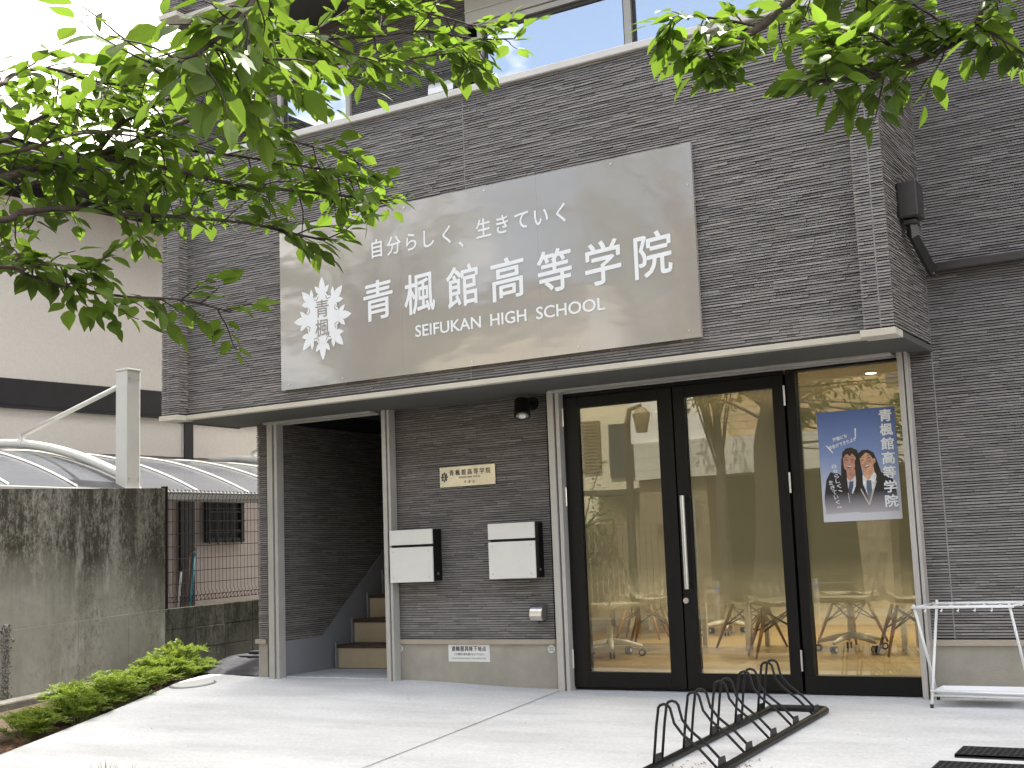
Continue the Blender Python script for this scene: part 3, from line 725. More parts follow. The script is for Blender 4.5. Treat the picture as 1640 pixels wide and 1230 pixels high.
hood(-3.38, 4.58, 4.86, .24, .16, -.018, 'large steel vent hood showing above the balcony coping')
NT = thing('floor_notice', 'white notice with bold black text on the foundation below the letter boxes', 'notice', (-3.388, -.013, .25))
rel(boxo('plate', WHITEP, None, -3.574, -3.201, -.0155, -.0125, .187, .315), NT)
mb = MB()
for i, ch in enumerate('避難器具降下地点'): put(mb, ch, -3.526 + i * .0395, .284, 1, 1, -.0163, .022, norm=(.034, .036))
put(mb, 'この場所に物を置かないで下さい', -3.388, .243, 1, 1, -.0163, .006, norm=(.27, .019))
put(mb, 'DO NOT PLACE ANYTHING AT THIS LANDING POINT', -3.388, .212, 1, 1, -.0163, .0, norm=(.31, .012))
rel(mb.build('lettering', INK), NT)
for cx, lab in ((-4.035, 'small round sticker on the foundation beside the stair rail'), (-2.668, 'small round sticker on the foundation beside the door rail')):
    tS = thing('round_sticker', lab, 'sticker', (cx, -.013, .285), 0, 'round stickers on the foundation')
    rel(MB().disc((cx, -.0125, .285), .03, (0, -1, 0), .002, 20).build('disc', WHITEP), tS)
    m = MB(); 
    for k in (-1, 0, 1): m.box(cx - .022, cx + .022, -.0152, -.0148, .285 + k * .012 - .003, .285 + k * .012 + .003)
    rel(m.build('print', mat('sticker_print', (.2, .3, .28), .5)), tS)
SPT = thing('wall_spotlight', 'black cylindrical spotlight on the wall under the soffit beside the doors', 'lamp', (-2.78, 0, 2.1))
m = MB(); m.disc((-2.74, -.018, 2.10), .05, (0, -1, 0), .02, 20); m.tube([(-2.74, -.038, 2.10), (-2.74, -.10, 2.10)], .014, 10)
rel(m.build('bracket', LBB), SPT)
ax_ = Vector((.22, -.35, -.91)).normalized(); c0 = Vector((-2.76, -.15, 2.115))
rel(MB().tube([c0, c0 + ax_ * .13], [.055, .062], 24).build('housing', LBB, smooth=False), SPT)
m = MB(); m.tube([c0 + ax_ * .128, c0 + ax_ * .134], .046, 24)
rel(m.build('reflector', mat('lamp_reflector', (.75, .75, .72), .15, metal=.9)), SPT)
rel(MB().disc(c0 + ax_ * .1345, .026, ax_, .004, 18).build('lens', mat('lamp_lens', (.9, .9, .85), .1)), SPT)

# ------------------------------------------------------------------ rainwater hopper and gutter on the right wall
DP = thing('rainwater_hopper', 'black rainwater hopper on the corner of the projecting box', 'drainpipe', (.25, -.3, 2.9))
PIPE = mat('black_pipe', (.03, .028, .027), .35)
rel(boxo('hopper', PIPE, None, .204, .33, -.62, -.46, 2.905, 3.13, bevel=.012), DP)
rel(boxo('hopper_neck', PIPE, None, .225, .305, -.59, -.49, 2.87, 2.90, bevel=.006), DP)
rel(MB().tube([(.265, -.54, 2.88), (.265, -.53, 2.81), (.265, -.06, 2.66)], .035, 4).build('elbow_pipe', PIPE), DP)
rel(boxo('horizontal_pipe', PIPE, None, .25, 3.4, -.10, -.03, 2.655, 2.715, bevel=.01), DP)
m = MB(); m.box(.27, .282, -.105, -.02, 2.645, 2.725); m.box(1.4, 1.42, -.105, -.02, 2.645, 2.725)
rel(m.build('pipe_clip', STEEL), DP)

# ------------------------------------------------------------------ poster
PO = thing('school_poster', 'blue poster of two smiling students in blazers on the fixed pane', 'poster', (-.325, .01, 1.48))
def postermat():
    m, t, out = newmat('poster_print'); b = N(t, 'ShaderNodeBsdfPrincipled'); t.links.new(b.outputs[0], out.inputs[0]); b.inputs['Roughness'].default_value = .35
    g = N(t, 'ShaderNodeNewGeometry'); sp = N(t, 'ShaderNodeSeparateXYZ'); t.links.new(g.outputs['Position'], sp.inputs[0])
    r = N(t, 'ShaderNodeMapRange'); r.inputs['From Min'].default_value = 1.11; r.inputs['From Max'].default_value = 1.84; t.links.new(sp.outputs[2], r.inputs[0])
    cr = N(t, 'ShaderNodeValToRGB'); e = cr.color_ramp.elements; t.links.new(r.outputs[0], cr.inputs[0])
    e[0].position = 0; e[0].color = (.62, .60, .62, 1); e[1].position = 1; e[1].color = (.075, .13, .34, 1)
    x = e.new(.28); x.color = (.50, .52, .60, 1); x = e.new(.6); x.color = (.21, .29, .52, 1)
    t.links.new(cr.outputs[0], b.inputs['Base Color']); return m
px0, px1, pz0, pz1 = -.578, -.064, 1.112, 1.838
rel(boxo('sheet', postermat(), None, px0, px1, .0105, .0125, pz0, pz1), PO)
pw, ph = px1 - px0, pz1 - pz0
layer = [0]
def pp(name, col, polys, rough=.4, grad=None):
    layer[0] += 1; y = .0103 - .00025 * layer[0]; m = MB()
    for pl in polys: m.poly([(px0 + u * pw, y, pz1 - v * ph) for u, v in pl])
    mt = fade_mat(name + str(layer[0]), col)
    o = m.build(name, mt); return rel(o, PO)
def ell(cx, cy, rx, ry, rot=0, n=28):
    o = []
    for i in range(n):
        a = -2 * math.pi * i / n; x, y = rx * math.cos(a), ry * math.sin(a)
        # u,v are in poster fractions, keep aspect
        xr = x * math.cos(rot) - y * math.sin(rot); yr = x * math.sin(rot) + y * math.cos(rot)
        o.append((cx + xr, cy + yr * pw / ph))
    return o
def fade_mat(name, col):
    # the artwork of the print fades to mist at its foot
    m, t, out = newmat('print_' + name); b = N(t, 'ShaderNodeBsdfPrincipled'); t.links.new(b.outputs[0], out.inputs[0]); b.inputs['Roughness'].default_value = .35
    g = N(t, 'ShaderNodeNewGeometry'); sp = N(t, 'ShaderNodeSeparateXYZ'); t.links.new(g.outputs['Position'], sp.inputs[0])
    r = N(t, 'ShaderNodeMapRange'); r.inputs['From Min'].default_value = 1.14; r.inputs['From Max'].default_value = 1.30; t.links.new(sp.outputs[2], r.inputs[0])
    n = N(t, 'ShaderNodeTexNoise'); n.inputs['Scale'].default_value = 38; n.inputs['Detail'].default_value = 4; t.links.new(g.outputs['Position'], n.inputs['Vector'])
    q = N(t, 'ShaderNodeMapRange'); q.inputs['From Min'].default_value = .3; q.inputs['From Max'].default_value = .7; t.links.new(n.outputs[0], q.inputs[0])
    v = N(t, 'ShaderNodeMix', data_type='RGBA'); t.links.new(q.outputs[0], v.inputs[0]); v.inputs[6].default_value = (*[c * .72 for c in col], 1); v.inputs[7].default_value = (*[min(1, c * 1.25) for c in col], 1)
    x = N(t, 'ShaderNodeMix', data_type='RGBA'); t.links.new(r.outputs[0], x.inputs[0]); x.inputs[6].default_value = (.52, .48, .50, 1); t.links.new(v.outputs[2], x.inputs[7])
    t.links.new(x.outputs[2], b.inputs['Base Color']); return m
HAIR = (.022, .015, .013); SKIN = (.52, .27, .19); SKIN2 = (.60, .33, .20); BLZ = (.016, .018, .028)
# hair behind, left girl then right girl
pp('hair', HAIR, [[(.30, .38), (.35, .345), (.42, .34), (.49, .365), (.52, .43), (.535, .55), (.56, .68), (.50, .72), (.36, .73), (.24, .73), (.26, .63), (.285, .50)]])
pp('hair', HAIR, [[(.52, .40), (.56, .37), (.63, .37), (.70, .40), (.735, .47), (.775, .57), (.80, .66), (.80, .74), (.70, .72), (.60, .62), (.53, .50)]])
pp('blazer', BLZ, [[(.07, .62), (.13, .55), (.24, .57), (.33, .64), (.42, .66), (.50, .64), (.53, .92), (.04, .93), (.03, .78)]])
pp('neck', SKIN, [[(.34, .54), (.45, .54), (.46, .63), (.41, .68), (.34, .62)]])
pp('shirt', (.70, .70, .74), [[(.33, .605), (.38, .64), (.45, .60), (.48, .63), (.40, .76), (.34, .70)]])
pp('tie', (.07, .09, .13), [[(.37, .645), (.42, .645), (.41, .70), (.36, .80), (.345, .72)]])
pp('blazer', BLZ, [[(.46, .74), (.48, .66), (.56, .63), (.66, .66), (.78, .58), (.90, .62), (.95, .72), (.97, .93), (.48, .93)]])
pp('neck', SKIN2, [[(.55, .53), (.68, .48), (.70, .59), (.62, .67), (.56, .60)]])
pp('shirt', (.78, .78, .80), [[(.54, .585), (.61, .655), (.69, .57), (.72, .60), (.66, .76), (.60, .80), (.54, .68)]])
pp('tie', (.12, .16, .22), [[(.585, .645), (.645, .645), (.65, .75), (.60, .82), (.58, .72)]])
pp('blazer_trim', (.62, .52, .40), [[(.46, .665), (.475, .66), (.60, .845), (.61, .86), (.595, .865)], [(.70, .645), (.715, .655), (.61, .865), (.60, .845)], [(.33, .70), (.34, .70), (.36, .84), (.35, .84)]])
pp('face', SKIN, [ell(.385, .465, .092, .125, .06)])
pp('face', SKIN2, [ell(.600, .478, .090, .122, -.25)])
pp('cheek', (.52, .23, .17), [ell(.340, .485, .016, .020), ell(.435, .485, .018, .020), ell(.552, .505, .014, .018), ell(.648, .480, .014, .018)])
pp('hair', HAIR, [[(.295, .45), (.30, .385), (.345, .35), (.42, .34), (.49, .37), (.50, .47), (.475, .50), (.47, .43), (.43, .395), (.39, .42), (.375, .40), (.345, .40), (.31, .43)],
                  [(.50, .45), (.50, .40), (.56, .37), (.64, .375), (.70, .42), (.715, .50), (.70, .50), (.69, .45), (.65, .41), (.60, .395), (.56, .42), (.53, .44)]])
pp('hair', HAIR, [[(.285, .44), (.305, .42), (.31, .50), (.335, .60), (.35, .74), (.30, .78), (.25, .74), (.265, .60)], [(.455, .46), (.485, .44), (.515, .52), (.52, .64), (.50, .76), (.43, .78), (.455, .64)], [(.69, .50), (.715, .49), (.765, .58), (.80, .68), (.78, .76), (.735, .72), (.72, .62)], [(.505, .45), (.52, .44), (.535, .54), (.545, .60), (.53, .62), (.515, .55)]])
pp('ear', SKIN2, [ell(.700, .475, .02, .034)])
pp('eye', (.05, .03, .03), [[(.325, .452), (.34, .446), (.365, .448), (.365, .453), (.34, .452)], [(.405, .450), (.43, .444), (.45, .448), (.45, .453), (.43, .450)],
                            [(.535, .468), (.55, .459), (.57, .456), (.572, .462), (.55, .466)], [(.605, .453), (.625, .441), (.65, .437), (.652, .443), (.625, .449)]])
pp('eyebrow', (.07, .04, .03), [[(.32, .43), (.345, .424), (.37, .428), (.345, .430)], [(.40, .427), (.43, .420), (.455, .427), (.43, .427)], [(.53, .447), (.55, .438), (.575, .437), (.55, .443)], [(.60, .431), (.625, .421), (.65, .420), (.625, .427)]])
pp('nose', (.48, .25, .18), [[(.38, .468), (.388, .482), (.40, .485), (.388, .489), (.375, .486)], [(.585, .482), (.592, .494), (.606, .490), (.596, .499), (.582, .498)]])
pp('mouth', (.30, .07, .06), [ell(.385, .513, .034, .015, .05), ell(.607, .519, .036, .017, -.3)])
pp('teeth', (.8, .78, .75), [ell(.385, .509, .028, .007, .05), ell(.605, .515, .030, .008, -.3)])
0 and pp('haze_band', (.52, .50, .53), [[(0.0, .975), (.0, .93), (.3, .90), (.6, .915), (1, .93), (1, 1), (0, 1)]])
pp('rays', (.9, .9, .9), [[(.095, .31), (.108, .305), (.19, .375), (.178, .382)], [(.485, .17), (.502, .17), (.492, .265), (.478, .265)]])
layer[0] += 1; yl = .0103 - .00025 * layer[0]
mb = MB()
for i, ch in enumerate(L2): put(mb, ch, px0 + pw * .885, pz1 - ph * (.075 + .127 * i), 1, 1, yl, .03, norm=(pw * .155, ph * .105))
rel(mb.build('name_lettering', WHT), PO)
mb = MB()
put(mb, '芦屋にも', px0 + pw * .285, pz1 - ph * .245, 1, 1, yl, .02, rot=.26, norm=(pw * .19, ph * .035)); put(mb, '校舎ができたよ!!', px0 + pw * .305, pz1 - ph * .300, 1, 1, yl, .02, rot=.26, norm=(pw * .36, ph * .036))
for i, ch in enumerate('自分らしく、'): put(mb, ch, px0 + pw * (.185 + .012 * i), pz1 - ph * (.50 + .045 * i), 1, 1, yl, .012, norm=(pw * .055, ph * (.036 if ch != '、' else .014)))
for i, ch in enumerate('生きていく。'): put(mb, ch, px0 + pw * (.13 + .018 * i), pz1 - ph * (.645 + .045 * i), 1, 1, yl, .012, norm=(pw * .055, ph * (.036 if ch != '。' else .014)))
rel(mb.build('slogan_lettering', WHT), PO)

# ------------------------------------------------------------------ furniture seen through the glass
SHELL = mat('white_shell', (.72, .71, .66), .4); BEECH = mat('beech_leg', (.42, .24, .10), .45, var=.2, vscale=20); WIRE = mat('black_wire', (.02, .02, .02), .4)
FZ = .053
def shell_chair(x, y, rz, label):
    t = thing('dowel_leg_chair', label, 'chair', (x, y, FZ), rz, 'white shell chairs with wooden legs')
    m = MB(); ss = []
    prof = [(-.20, .455, .20), (-.12, .43, .22), (0, .42, .225), (.12, .43, .22), (.19, .48, .21), (.235, .60, .20), (.26, .74, .18), (.27, .81, .13)]
    for yy, zz, w in prof:
        ss.append([(w * a, yy, zz + (abs(a) ** 2.5) * .035) for a in (-1, -.66, -.33, 0, .33, .66, 1)])
    for r0, r1 in zip(ss, ss[1:]):
        for i in range(6): m.quad(r0[i], r0[i + 1], r1[i + 1], r1[i])
    o = m.build('shell', SHELL, t, smooth=True); sd_ = o.modifiers.new('thick', 'SOLIDIFY'); sd_.thickness = .012
    ends = []
    for sx in (-1, 1):
        for sy in (-1, 1):
            a = Vector((sx * .11, sy * .10, .40)); b = Vector((sx * .235, sy * .22, 0)); ends.append((a, b))
            MB().tube([a, a.lerp(b, .5), b], [.015, .016, .010], 10).build('leg', BEECH, t, smooth=True)
    m = MB()
    for i, j in ((0, 3), (1, 2), (0, 1), (2, 3), (0, 2), (1, 3)):
        a = ends[i][0].lerp(ends[i][1], .5); b = ends[j][0].lerp(ends[j][1], .05); m.tube([a, b], .005, 6)
        a = ends[j][0].lerp(ends[j][1], .5); b = ends[i][0].lerp(ends[i][1], .05); m.tube([a, b], .005, 6)
    m.build('brace_wires', WIRE, t); return t
def office_chair(x, y, rz, label):
    t = thing('office_chair', label, 'chair', (x, y, FZ), rz, 'white office chairs on castors')
    for k in range(5):
        a = 2 * math.pi * k / 5 + .3; e = Vector((math.cos(a) * .29, math.sin(a) * .29, .085))
        MB().tube([(0, 0, .135), e * .5 + Vector((0, 0, .075)), e], [.03, .025, .016], 8).build('base_arm', WHITEP, t, smooth=True)
        p = Vector((-math.sin(a), math.cos(a), 0)); c = MB()
        for s_ in (-1, 1): c.tube([e + p * .008 * s_ - Vector((0, 0, .055)), e + p * .024 * s_ - Vector((0, 0, .055))], .03, 16)
        co = c.build('castor', WIRE, t)
        r = MB()
        for s_ in (-1, 1): r.tube([e + p * .0245 * s_ - Vector((0, 0, .055)), e + p * .0262 * s_ - Vector((0, 0, .055))], .017, 14)
        r.build('castor_cap', WHITEP, co)
    g = MB(); g.tube([(0, 0, .13), (0, 0, .27)], .026, 14); g.build('column', WHITEP, t); MB().tube([(0, 0, .27), (0, 0, .42)], .014, 10).build('gas_lift', STEEL, t)
    s_ = MB(); s_.box(-.23, .23, -.22, .22, .42, .47); s_.build('seat', SHELL, t, bevel=.02)
    s_ = MB()
    for i in range(6):
        z = .52 + i * .075; yy = .21 + .03 * math.sin(i * .6)
        s_.box(-.20, .20, yy, yy + .02, z, z + .07)
    s_.build('backrest', SHELL, t, bevel=.008)
    for sx in (-1, 1): MB().tube([(sx * .22, .1, .45), (sx * .28, .1, .47), (sx * .28, .05, .64), (sx * .28, -.13, .65)], .013, 8).build('armrest', SHELL, t, smooth=True)
    return t
def table(x, y, rz, label, w=1.3, d=.6):
    t = thing('white_table', label, 'table', (x, y, FZ), rz, 'white tables in the classroom')
    boxo('tabletop', SHELL, t, -w / 2, w / 2, -d / 2, d / 2, .70, .725, bevel=.004)
    for sx in (-1, 1):
        for sy in (-1, 1): boxo('leg', WHITEP, t, sx * (w / 2 - .05) - .022, sx * (w / 2 - .05) + .022, sy * (d / 2 - .05) - .022, sy * (d / 2 - .05) + .022, 0, .70)
shell_chair(-2.32, 3.15, 2.7, 'wooden legged white chair seen near the left of the right door')
shell_chair(-1.72, 2.22, .5, 'wooden legged white chair nearest the right door hinge')
shell_chair(-.72, 2.55, 2.0, 'wooden legged white chair behind the right half of the fixed pane')
shell_chair(-1.55, 3.75, 1.2, 'wooden legged white chair behind the office chair in the fixed pane')
shell_chair(-3.95, 4.25, .2, 'wooden legged white chair farthest back behind the left door')
shell_chair(-3.4, 3.35, 1.9, 'wooden legged white chair behind the office chair in the left door')
office_chair(-3.25, 2.10, 2.4, 'white office chair with black castors behind the left door')
office_chair(-1.27, 2.78, 2.9, 'white office chair with black castors under the poster')
office_chair(-3.25, 4.9, 1.0, 'white office chair far back behind the door handle')
table(-3.35, 2.85, .1, 'white table behind the left glass door'); table(-1.55, 3.15, 0, 'white table behind the right door and fixed pane', 1.5); table(-3.9, 5.4, 0, 'white table at the back of the room')

# ------------------------------------------------------------------ bicycle rack (follows the slope of the driveway)
RK = thing('bicycle_rack', 'black steel five-bay bicycle rack on the driveway before the doors', 'bicycle rack', (-.61, -.67, hz(-.61, -.67)))
RKM = mat('rack_black', (.008, .008, .008), .42, spec=.35, var=.2, bump=.15, bscale=300)
def rp_(x, y, z): return (x, y, hz(x, y) + z)
xa, xb = -.785, -.435
base = []
def arc(cx, cy, r, a0, a1, n=5): return [(cx + r * math.cos(a0 + (a1 - a0) * i / n), cy + r * math.sin(a0 + (a1 - a0) * i / n)) for i in range(n + 1)]
loop = arc(xb - .05, -.66 - .02, .05, 0, math.pi / 2) + arc(xa + .05, -.66 - .02, .05, math.pi / 2, math.pi)
loop += arc(xa + .05, -2.46, .05, math.pi, 1.5 * math.pi) + arc(xb - .05, -2.46, .05, 1.5 * math.pi, 2 * math.pi); loop.append(loop[0])
dense = []
for (x0, y0), (x1, y1) in zip(loop, loop[1:]):
    n = max(1, int(math.hypot(x1 - x0, y1 - y0) / .2))
    for i in range(n): dense.append((x0 + (x1 - x0) * i / n, y0 + (y1 - y0) * i / n))
dense.append(loop[-1])
rel(MB().tube([rp_(x, y, .019) for x, y in dense], .0205, 12).build('base_frame', RKM, smooth=True), RK)
for k in range(5):
    yk = -.832 - .372 * k
    m = MB()
    for dy in (-.050, .050):
        y = yk + dy
        pts = [(xa + .003, y, .03), (xa + .028, y, .22), (xa + .040, y, .285)]
        pts += [(xa + .075 - .035 * math.cos(a), y, .295 + .032 * math.sin(a)) for a in (.4, .95, 1.57, 2.2, 2.75)]
        pts += [(xa + .125, y, .235), (xa + .165, y, .185), (xa + .255, y, .115), (xa + .345, y, .025)]
        m.tube([rp_(px, py, pz) for px, py, pz in pts], .0075, 8)
    h = rel(m.build('wheel_holder', RKM, smooth=True), RK)
    m = MB()
    for xx in (xa + .004, xb - .006):
        z = hz(xx, yk) + .036
        m.poly([(xx, yk - .052, z), (xx, yk + .052, z), (xx, yk + .040, z + .04), (xx, yk - .040, z + .04)]); m.poly([(xx + .004, yk + .052, z), (xx + .004, yk - .052, z), (xx + .004, yk - .040, z + .04), (xx + .004, yk + .040, z + .04)])
    g = m.build('gusset', RKM); g.parent = h

# ------------------------------------------------------------------ umbrella stand
US = thing('umbrella_stand', 'white folding umbrella stand with drip tray by the right wall', 'umbrella stand', (.4, -.25, -.01))
UW = mat('white_powder_coat', (.80, .80, .79), .35)
z_ = hz(.4, -.39); tb, tf = .60, .585
for nm, (xL, xR, yb_, yt_, zt_) in (('cross_leg', (.122, .665, -.39, -.13, tb)), ('cross_leg', (.095, .640, -.10, -.41, tf))):
    for x in (xL, xR):
        dx = .018 if nm and yb_ == -.39 else -.03
        lg = rel(MB().tube([(x, yb_, hz(x, yb_) + .018), (x + dx, yt_, zt_)], .0085, 10).build('leg', UW, smooth=True), US)
        f = MB().tube([(x, yb_, hz(x, yb_) + .0), (x, yb_, hz(x, yb_) + .022)], .011, 12).build('rubber_foot', WIRE); f.parent = lg
m = MB(); m.tube([(.11, -.13, tb - .02), (.70, -.13, tb - .02)], .0085, 10); m.tube([(.052, -.41, tf - .015), (.635, -.41, tf - .015)], .0085, 10)
m.tube([(.065, -.41, tf - .015), (.11, -.13, tb - .02)], .006, 8); m.tube([(.61, -.41, tf - .015), (.68, -.13, tb - .02)], .006, 8)
m.tube([(.075, -.27, .57), (.66, -.27, .57)], .004, 8)
rel(m.build('top_rail', UW, smooth=True), US)
m = MB()
for i in range(5):
    x = .135 + i * .095; m.tube([(x + .02, -.13, tb - .02), (x + .012, -.27, .572), (x, -.41, tf - .02), (x, -.425, tf - .04), (x - .006, -.432, tf - .034)], .0035, 6)
rel(m.build('divider_hooks', UW, smooth=True), US)
m = MB(); x0, x1, y0, y1, zt, zb = .135, .66, -.365, -.13, .085, .045
o_ = [(x0, y0), (x1, y0), (x1, y1), (x0, y1)]; i_ = [(x0 + .03, y0 + .03), (x1 - .03, y0 + .03), (x1 - .03, y1 - .03), (x0 + .03, y1 - .03)]
for k in range(4):
    a, b = o_[k], o_[(k + 1) % 4]; c, d = i_[(k + 1) % 4], i_[k]
    m.quad((*a, zt), (*b, zt), (*c, zb), (*d, zb)); m.quad((*a, zt - .012), (*b, zt - .012), (*b, zt), (*a, zt))
m.quad(*[(*p, zb) for p in i_])
rel(m.build('drip_tray', mat('white_plastic', (.82, .83, .84), .25), smooth=False), US)
m = MB(); m.tube([(.118, -.375, .078), (.655, -.375, .07)], .006, 8); m.tube([(.118, -.36, .05), (.655, -.36, .045)], .006, 8); m.tube([(.10, -.12, .06), (.65, -.12, .06)], .006, 8)
rel(m.build('lower_rail', UW, smooth=True), US)

# ------------------------------------------------------------------ rubber mats at lower right
RUB = mat('black_rubber', (.022, .022, .024), .7, bump=.4, bscale=150)
for (x0, x1, y0, y1), lab in (((.535, 1.25, -1.745, -1.54), 'black perforated rubber mat strip nearer the doors'), ((.50, 1.22, -2.12, -1.905), 'black perforated rubber mat strip at the bottom right corner')):
    t = thing('rubber_mat', lab, 'mat', ((x0 + x1) / 2, (y0 + y1) / 2, hz(.8, (y0 + y1) / 2)), 0, 'black rubber mats')
    m = MB(); nx, ny = 24, 6
    def zz(y): return hz(.8, y)
    m.poly([(x0, y0, zz(y0) + .008), (x1, y0, zz(y0) + .008), (x1, y1, zz(y1) + .008), (x0, y1, zz(y1) + .008)])
    for a, b in (((x0, y0), (x1, y0)), ((x1, y0), (x1, y1)), ((x1, y1), (x0, y1)), ((x0, y1), (x0, y0))):
        m.quad((a[0], a[1], zz(a[1]) - .004), (b[0], b[1], zz(b[1]) - .004), (b[0], b[1], zz(b[1]) + .018), (a[0], a[1], zz(a[1]) + .018))
    for i in range(nx + 1):
        x = x0 + (x1 - x0 - .006) * i / nx; m.quad((x, y0, zz(y0) + .018), (x + .010, y0, zz(y0) + .018), (x + .010, y1, zz(y1) + .018), (x, y1, zz(y1) + .018))
        m.quad((x, y0, zz(y0) + .008), (x, y0, zz(y0) + .018), (x, y1, zz(y1) + .018), (x, y1, zz(y1) + .008)); m.quad((x + .010, y0, zz(y0) + .018), (x + .010, y0, zz(y0) + .008), (x + .010, y1, zz(y1) + .008), (x + .010, y1, zz(y1) + .018))
    for j in range(ny + 1):
        y = y0 + (y1 - y0 - .010) * j / ny; m.quad((x0, y, zz(y) + .0185), (x1, y, zz(y) + .0185), (x1, y + .010, zz(y + .01) + .0185), (x0, y + .010, zz(y + .01) + .0185))
        m.quad((x0, y, zz(y) + .008), (x1, y, zz(y) + .008), (x1, y, zz(y) + .0185), (x0, y, zz(y) + .0185))
    rel(m.build('mat', RUB, recalc=False), t)

# ------------------------------------------------------------------ manhole cover at the driveway edge
m = MB(); cx, cy, r = -5.83, -.45, .17; n = 36
mh = thing('inspection_cover', 'pale round inspection cover at the edge of the driveway by the shrubs', 'manhole cover', (cx, cy, hz(cx, cy)))
m.poly([(cx + r * math.cos(2 * math.pi * i / n), cy + r * math.sin(2 * math.pi * i / n), hz(cx, cy + r * math.sin(2 * math.pi * i / n)) + .012) for i in range(n)])
for i in range(n):
    a, b = 2 * math.pi * i / n, 2 * math.pi * (i + 1) / n
    p = [(cx + rr * math.cos(t), cy + rr * math.sin(t)) for rr, t in ((r, a), (r, b), (r + .003, b), (r + .003, a))]
    m.quad((*p[0], hz(*p[0]) + .012), (*p[1], hz(*p[1]) + .012), (*p[2], -.3), (*p[3], -.3))
rel(m.build('cover', mat('cover_plastic', (.60, .60, .58), .6, var=.05)), mh)
m = MB(); m.tube([(cx + .185 * math.cos(2 * math.pi * i / n), cy + .185 * math.sin(2 * math.pi * i / n), hz(cx, cy + .185 * math.sin(2 * math.pi * i / n)) + .002) for i in range(n + 1)], .006, 6, caps=False)
rel(m.build('rim', mat('cover_rim', (.25, .25, .24), .7)), mh)

# ------------------------------------------------------------------ left boundary: tall concrete wall, low block wall, mesh fence
CW = stained_mat('stained_concrete', (.27, .26, .225), (.045, .042, .03), (.46, .455, .42), .80, 1.0)
CB = stained_mat('stained_blocks', (.13, .13, .105), (.025, .026, .018), (.22, .22, .19), .1, .9)
TW = thing('concrete_wall', 'tall weathered concrete boundary wall streaked with dark stains', 'wall', (-7.18, -2, 0))
xw = -7.1
m = MB(); yy0, yy1 = -3.35, .47
def ztop(y): return 1.685 + (y + 1.37) * .03
def prism(mb, x0, x1, y0, y1, zb0, zb1, zt0, zt1):
    v = [(x0, y0, zb0), (x1, y0, zb0), (x1, y1, zb1), (x0, y1, zb1), (x0, y0, zt0), (x1, y0, zt0), (x1, y1, zt1), (x0, y1, zt1)]
    i = len(mb.v); mb.v += v
    for f in ((0, 3, 2, 1), (4, 5, 6, 7), (0, 1, 5, 4), (1, 2, 6, 5), (2, 3, 7, 6), (3, 0, 4, 7)): mb.f.append(tuple(i + k for k in f)); mb.t.append(0)
def zj(y): return .60 + (y - .45) * .047
prism(m, -7.26, xw, yy0, yy1, zj(yy0) + .001, zj(yy1) + .001, ztop(yy0), ztop(yy1))
rel(m.build('upper_wall', CW, bevel=.002), TW)
m = MB(); ysj = [-3.35, -2.2, -1.32, -1.26, -.55, .02, .47]
for a, b in zip(ysj, ysj[1:]): prism(m, -7.26, xw + .0015, a, b - .0012, -.5, -.5, zj(a) - .0012, zj(b) - .0012)
rel(m.build('lower_wall', CW, bevel=.0015), TW)
m = MB(); prism(m, -7.1, -6.93, -3.35, -.2, -.5, -.5, hz(-7, -3.3) - .0, .03); rel(m.build('footing', mat('footing_concrete', (.17, .16, .135), .95, var=.4, vscale=8, bump=.5), bevel=.015), TW)
# rough repaired crack column
m = MB(); rnd = random.Random(9)
for i in range(330):
    z = rnd.uniform(-.05, .56); y = -1.29 + rnd.gauss(0, .022); r = rnd.uniform(.003, .014)
    m.tube([(xw - .004, y, z), (xw + .008 + rnd.random() * .008, y, z)], [r, r * .6], 6)
rel(m.build('rubble_joint', mat('rubble', (.30, .29, .25), .95, var=.85, vscale=45), recalc=False), TW)
BW = thing('block_wall', 'low mossy concrete block wall carrying the wire fence', 'wall', (-7.18, 1.5, 0))
m = MB()
def zl(y): return .600 + (y - .5) * .024
rnd = random.Random(4)
for r in range(4):
    y = .475; k = 0
    while y < 4:
        L = .40 if not (k == 0 and r % 2) else .40
        e = min(y + L, 4)
        prism(m, -7.22, xw - .006 + rnd.uniform(-.002, .002), y + .003, e - .003, zl(y) - .2 * (r + 1) + .003, zl(e) - .2 * (r + 1) + .003, zl(y) - .2 * r - .003, zl(e) - .2 * r - .003)
        y = e; k += 1
prism(m, -7.215, xw - .014, .474, 4, -.3, -.3, zl(.47) - .004, zl(4) - .004)
rel(m.build('blocks', CB, bevel=.003), BW)
FN = thing('wire_fence', 'black welded wire mesh fence on the low block wall', 'fence', (-7.16, 1.5, .6))
FNM = mat('black_coated_wire', (.012, .012, .011), .8, spec=.1)
m = MB()
for y in (.50, 2.45): rel(boxo('post', FNM, None, -7.185, -7.14, y, y + .045, .40, 1.76), FN)
m = MB(); y = .57
while y < 3.9:
    zb = zl(y) + .05
    m.tube([(-7.155, y, zb), (-7.155, y, zb + .04), (-7.135, y, zb + .07), (-7.155, y, zb + .10), (-7.155, y, 1.66), (-7.13, y, 1.70), (-7.155, y, 1.735)], .0028, 4, caps=False); y += .052
for i, dz_ in enumerate((.05, .10, .22, .34, .46, .58, .70, .82, .94, 1.03, 1.09)):
    m.tube([(-7.153, .53, zl(.53) + dz_), (-7.153, 3.9, zl(3.9) + dz_ * .985)], .0030, 4)
y = .57
while y < 3.85:
    zb = zl(y) + .05; m.tube([(-7.15, y, zb), (-7.135, y + .026, zb + .05), (-7.15, y + .052, zb)], .0024, 4, caps=False)
    m.tube([(-7.15, y, 1.735), (-7.13, y + .026, 1.695), (-7.15, y + .052, 1.735)], .0024, 4, caps=False); y += .052
rel(m.build('mesh_panel', FNM), FN)

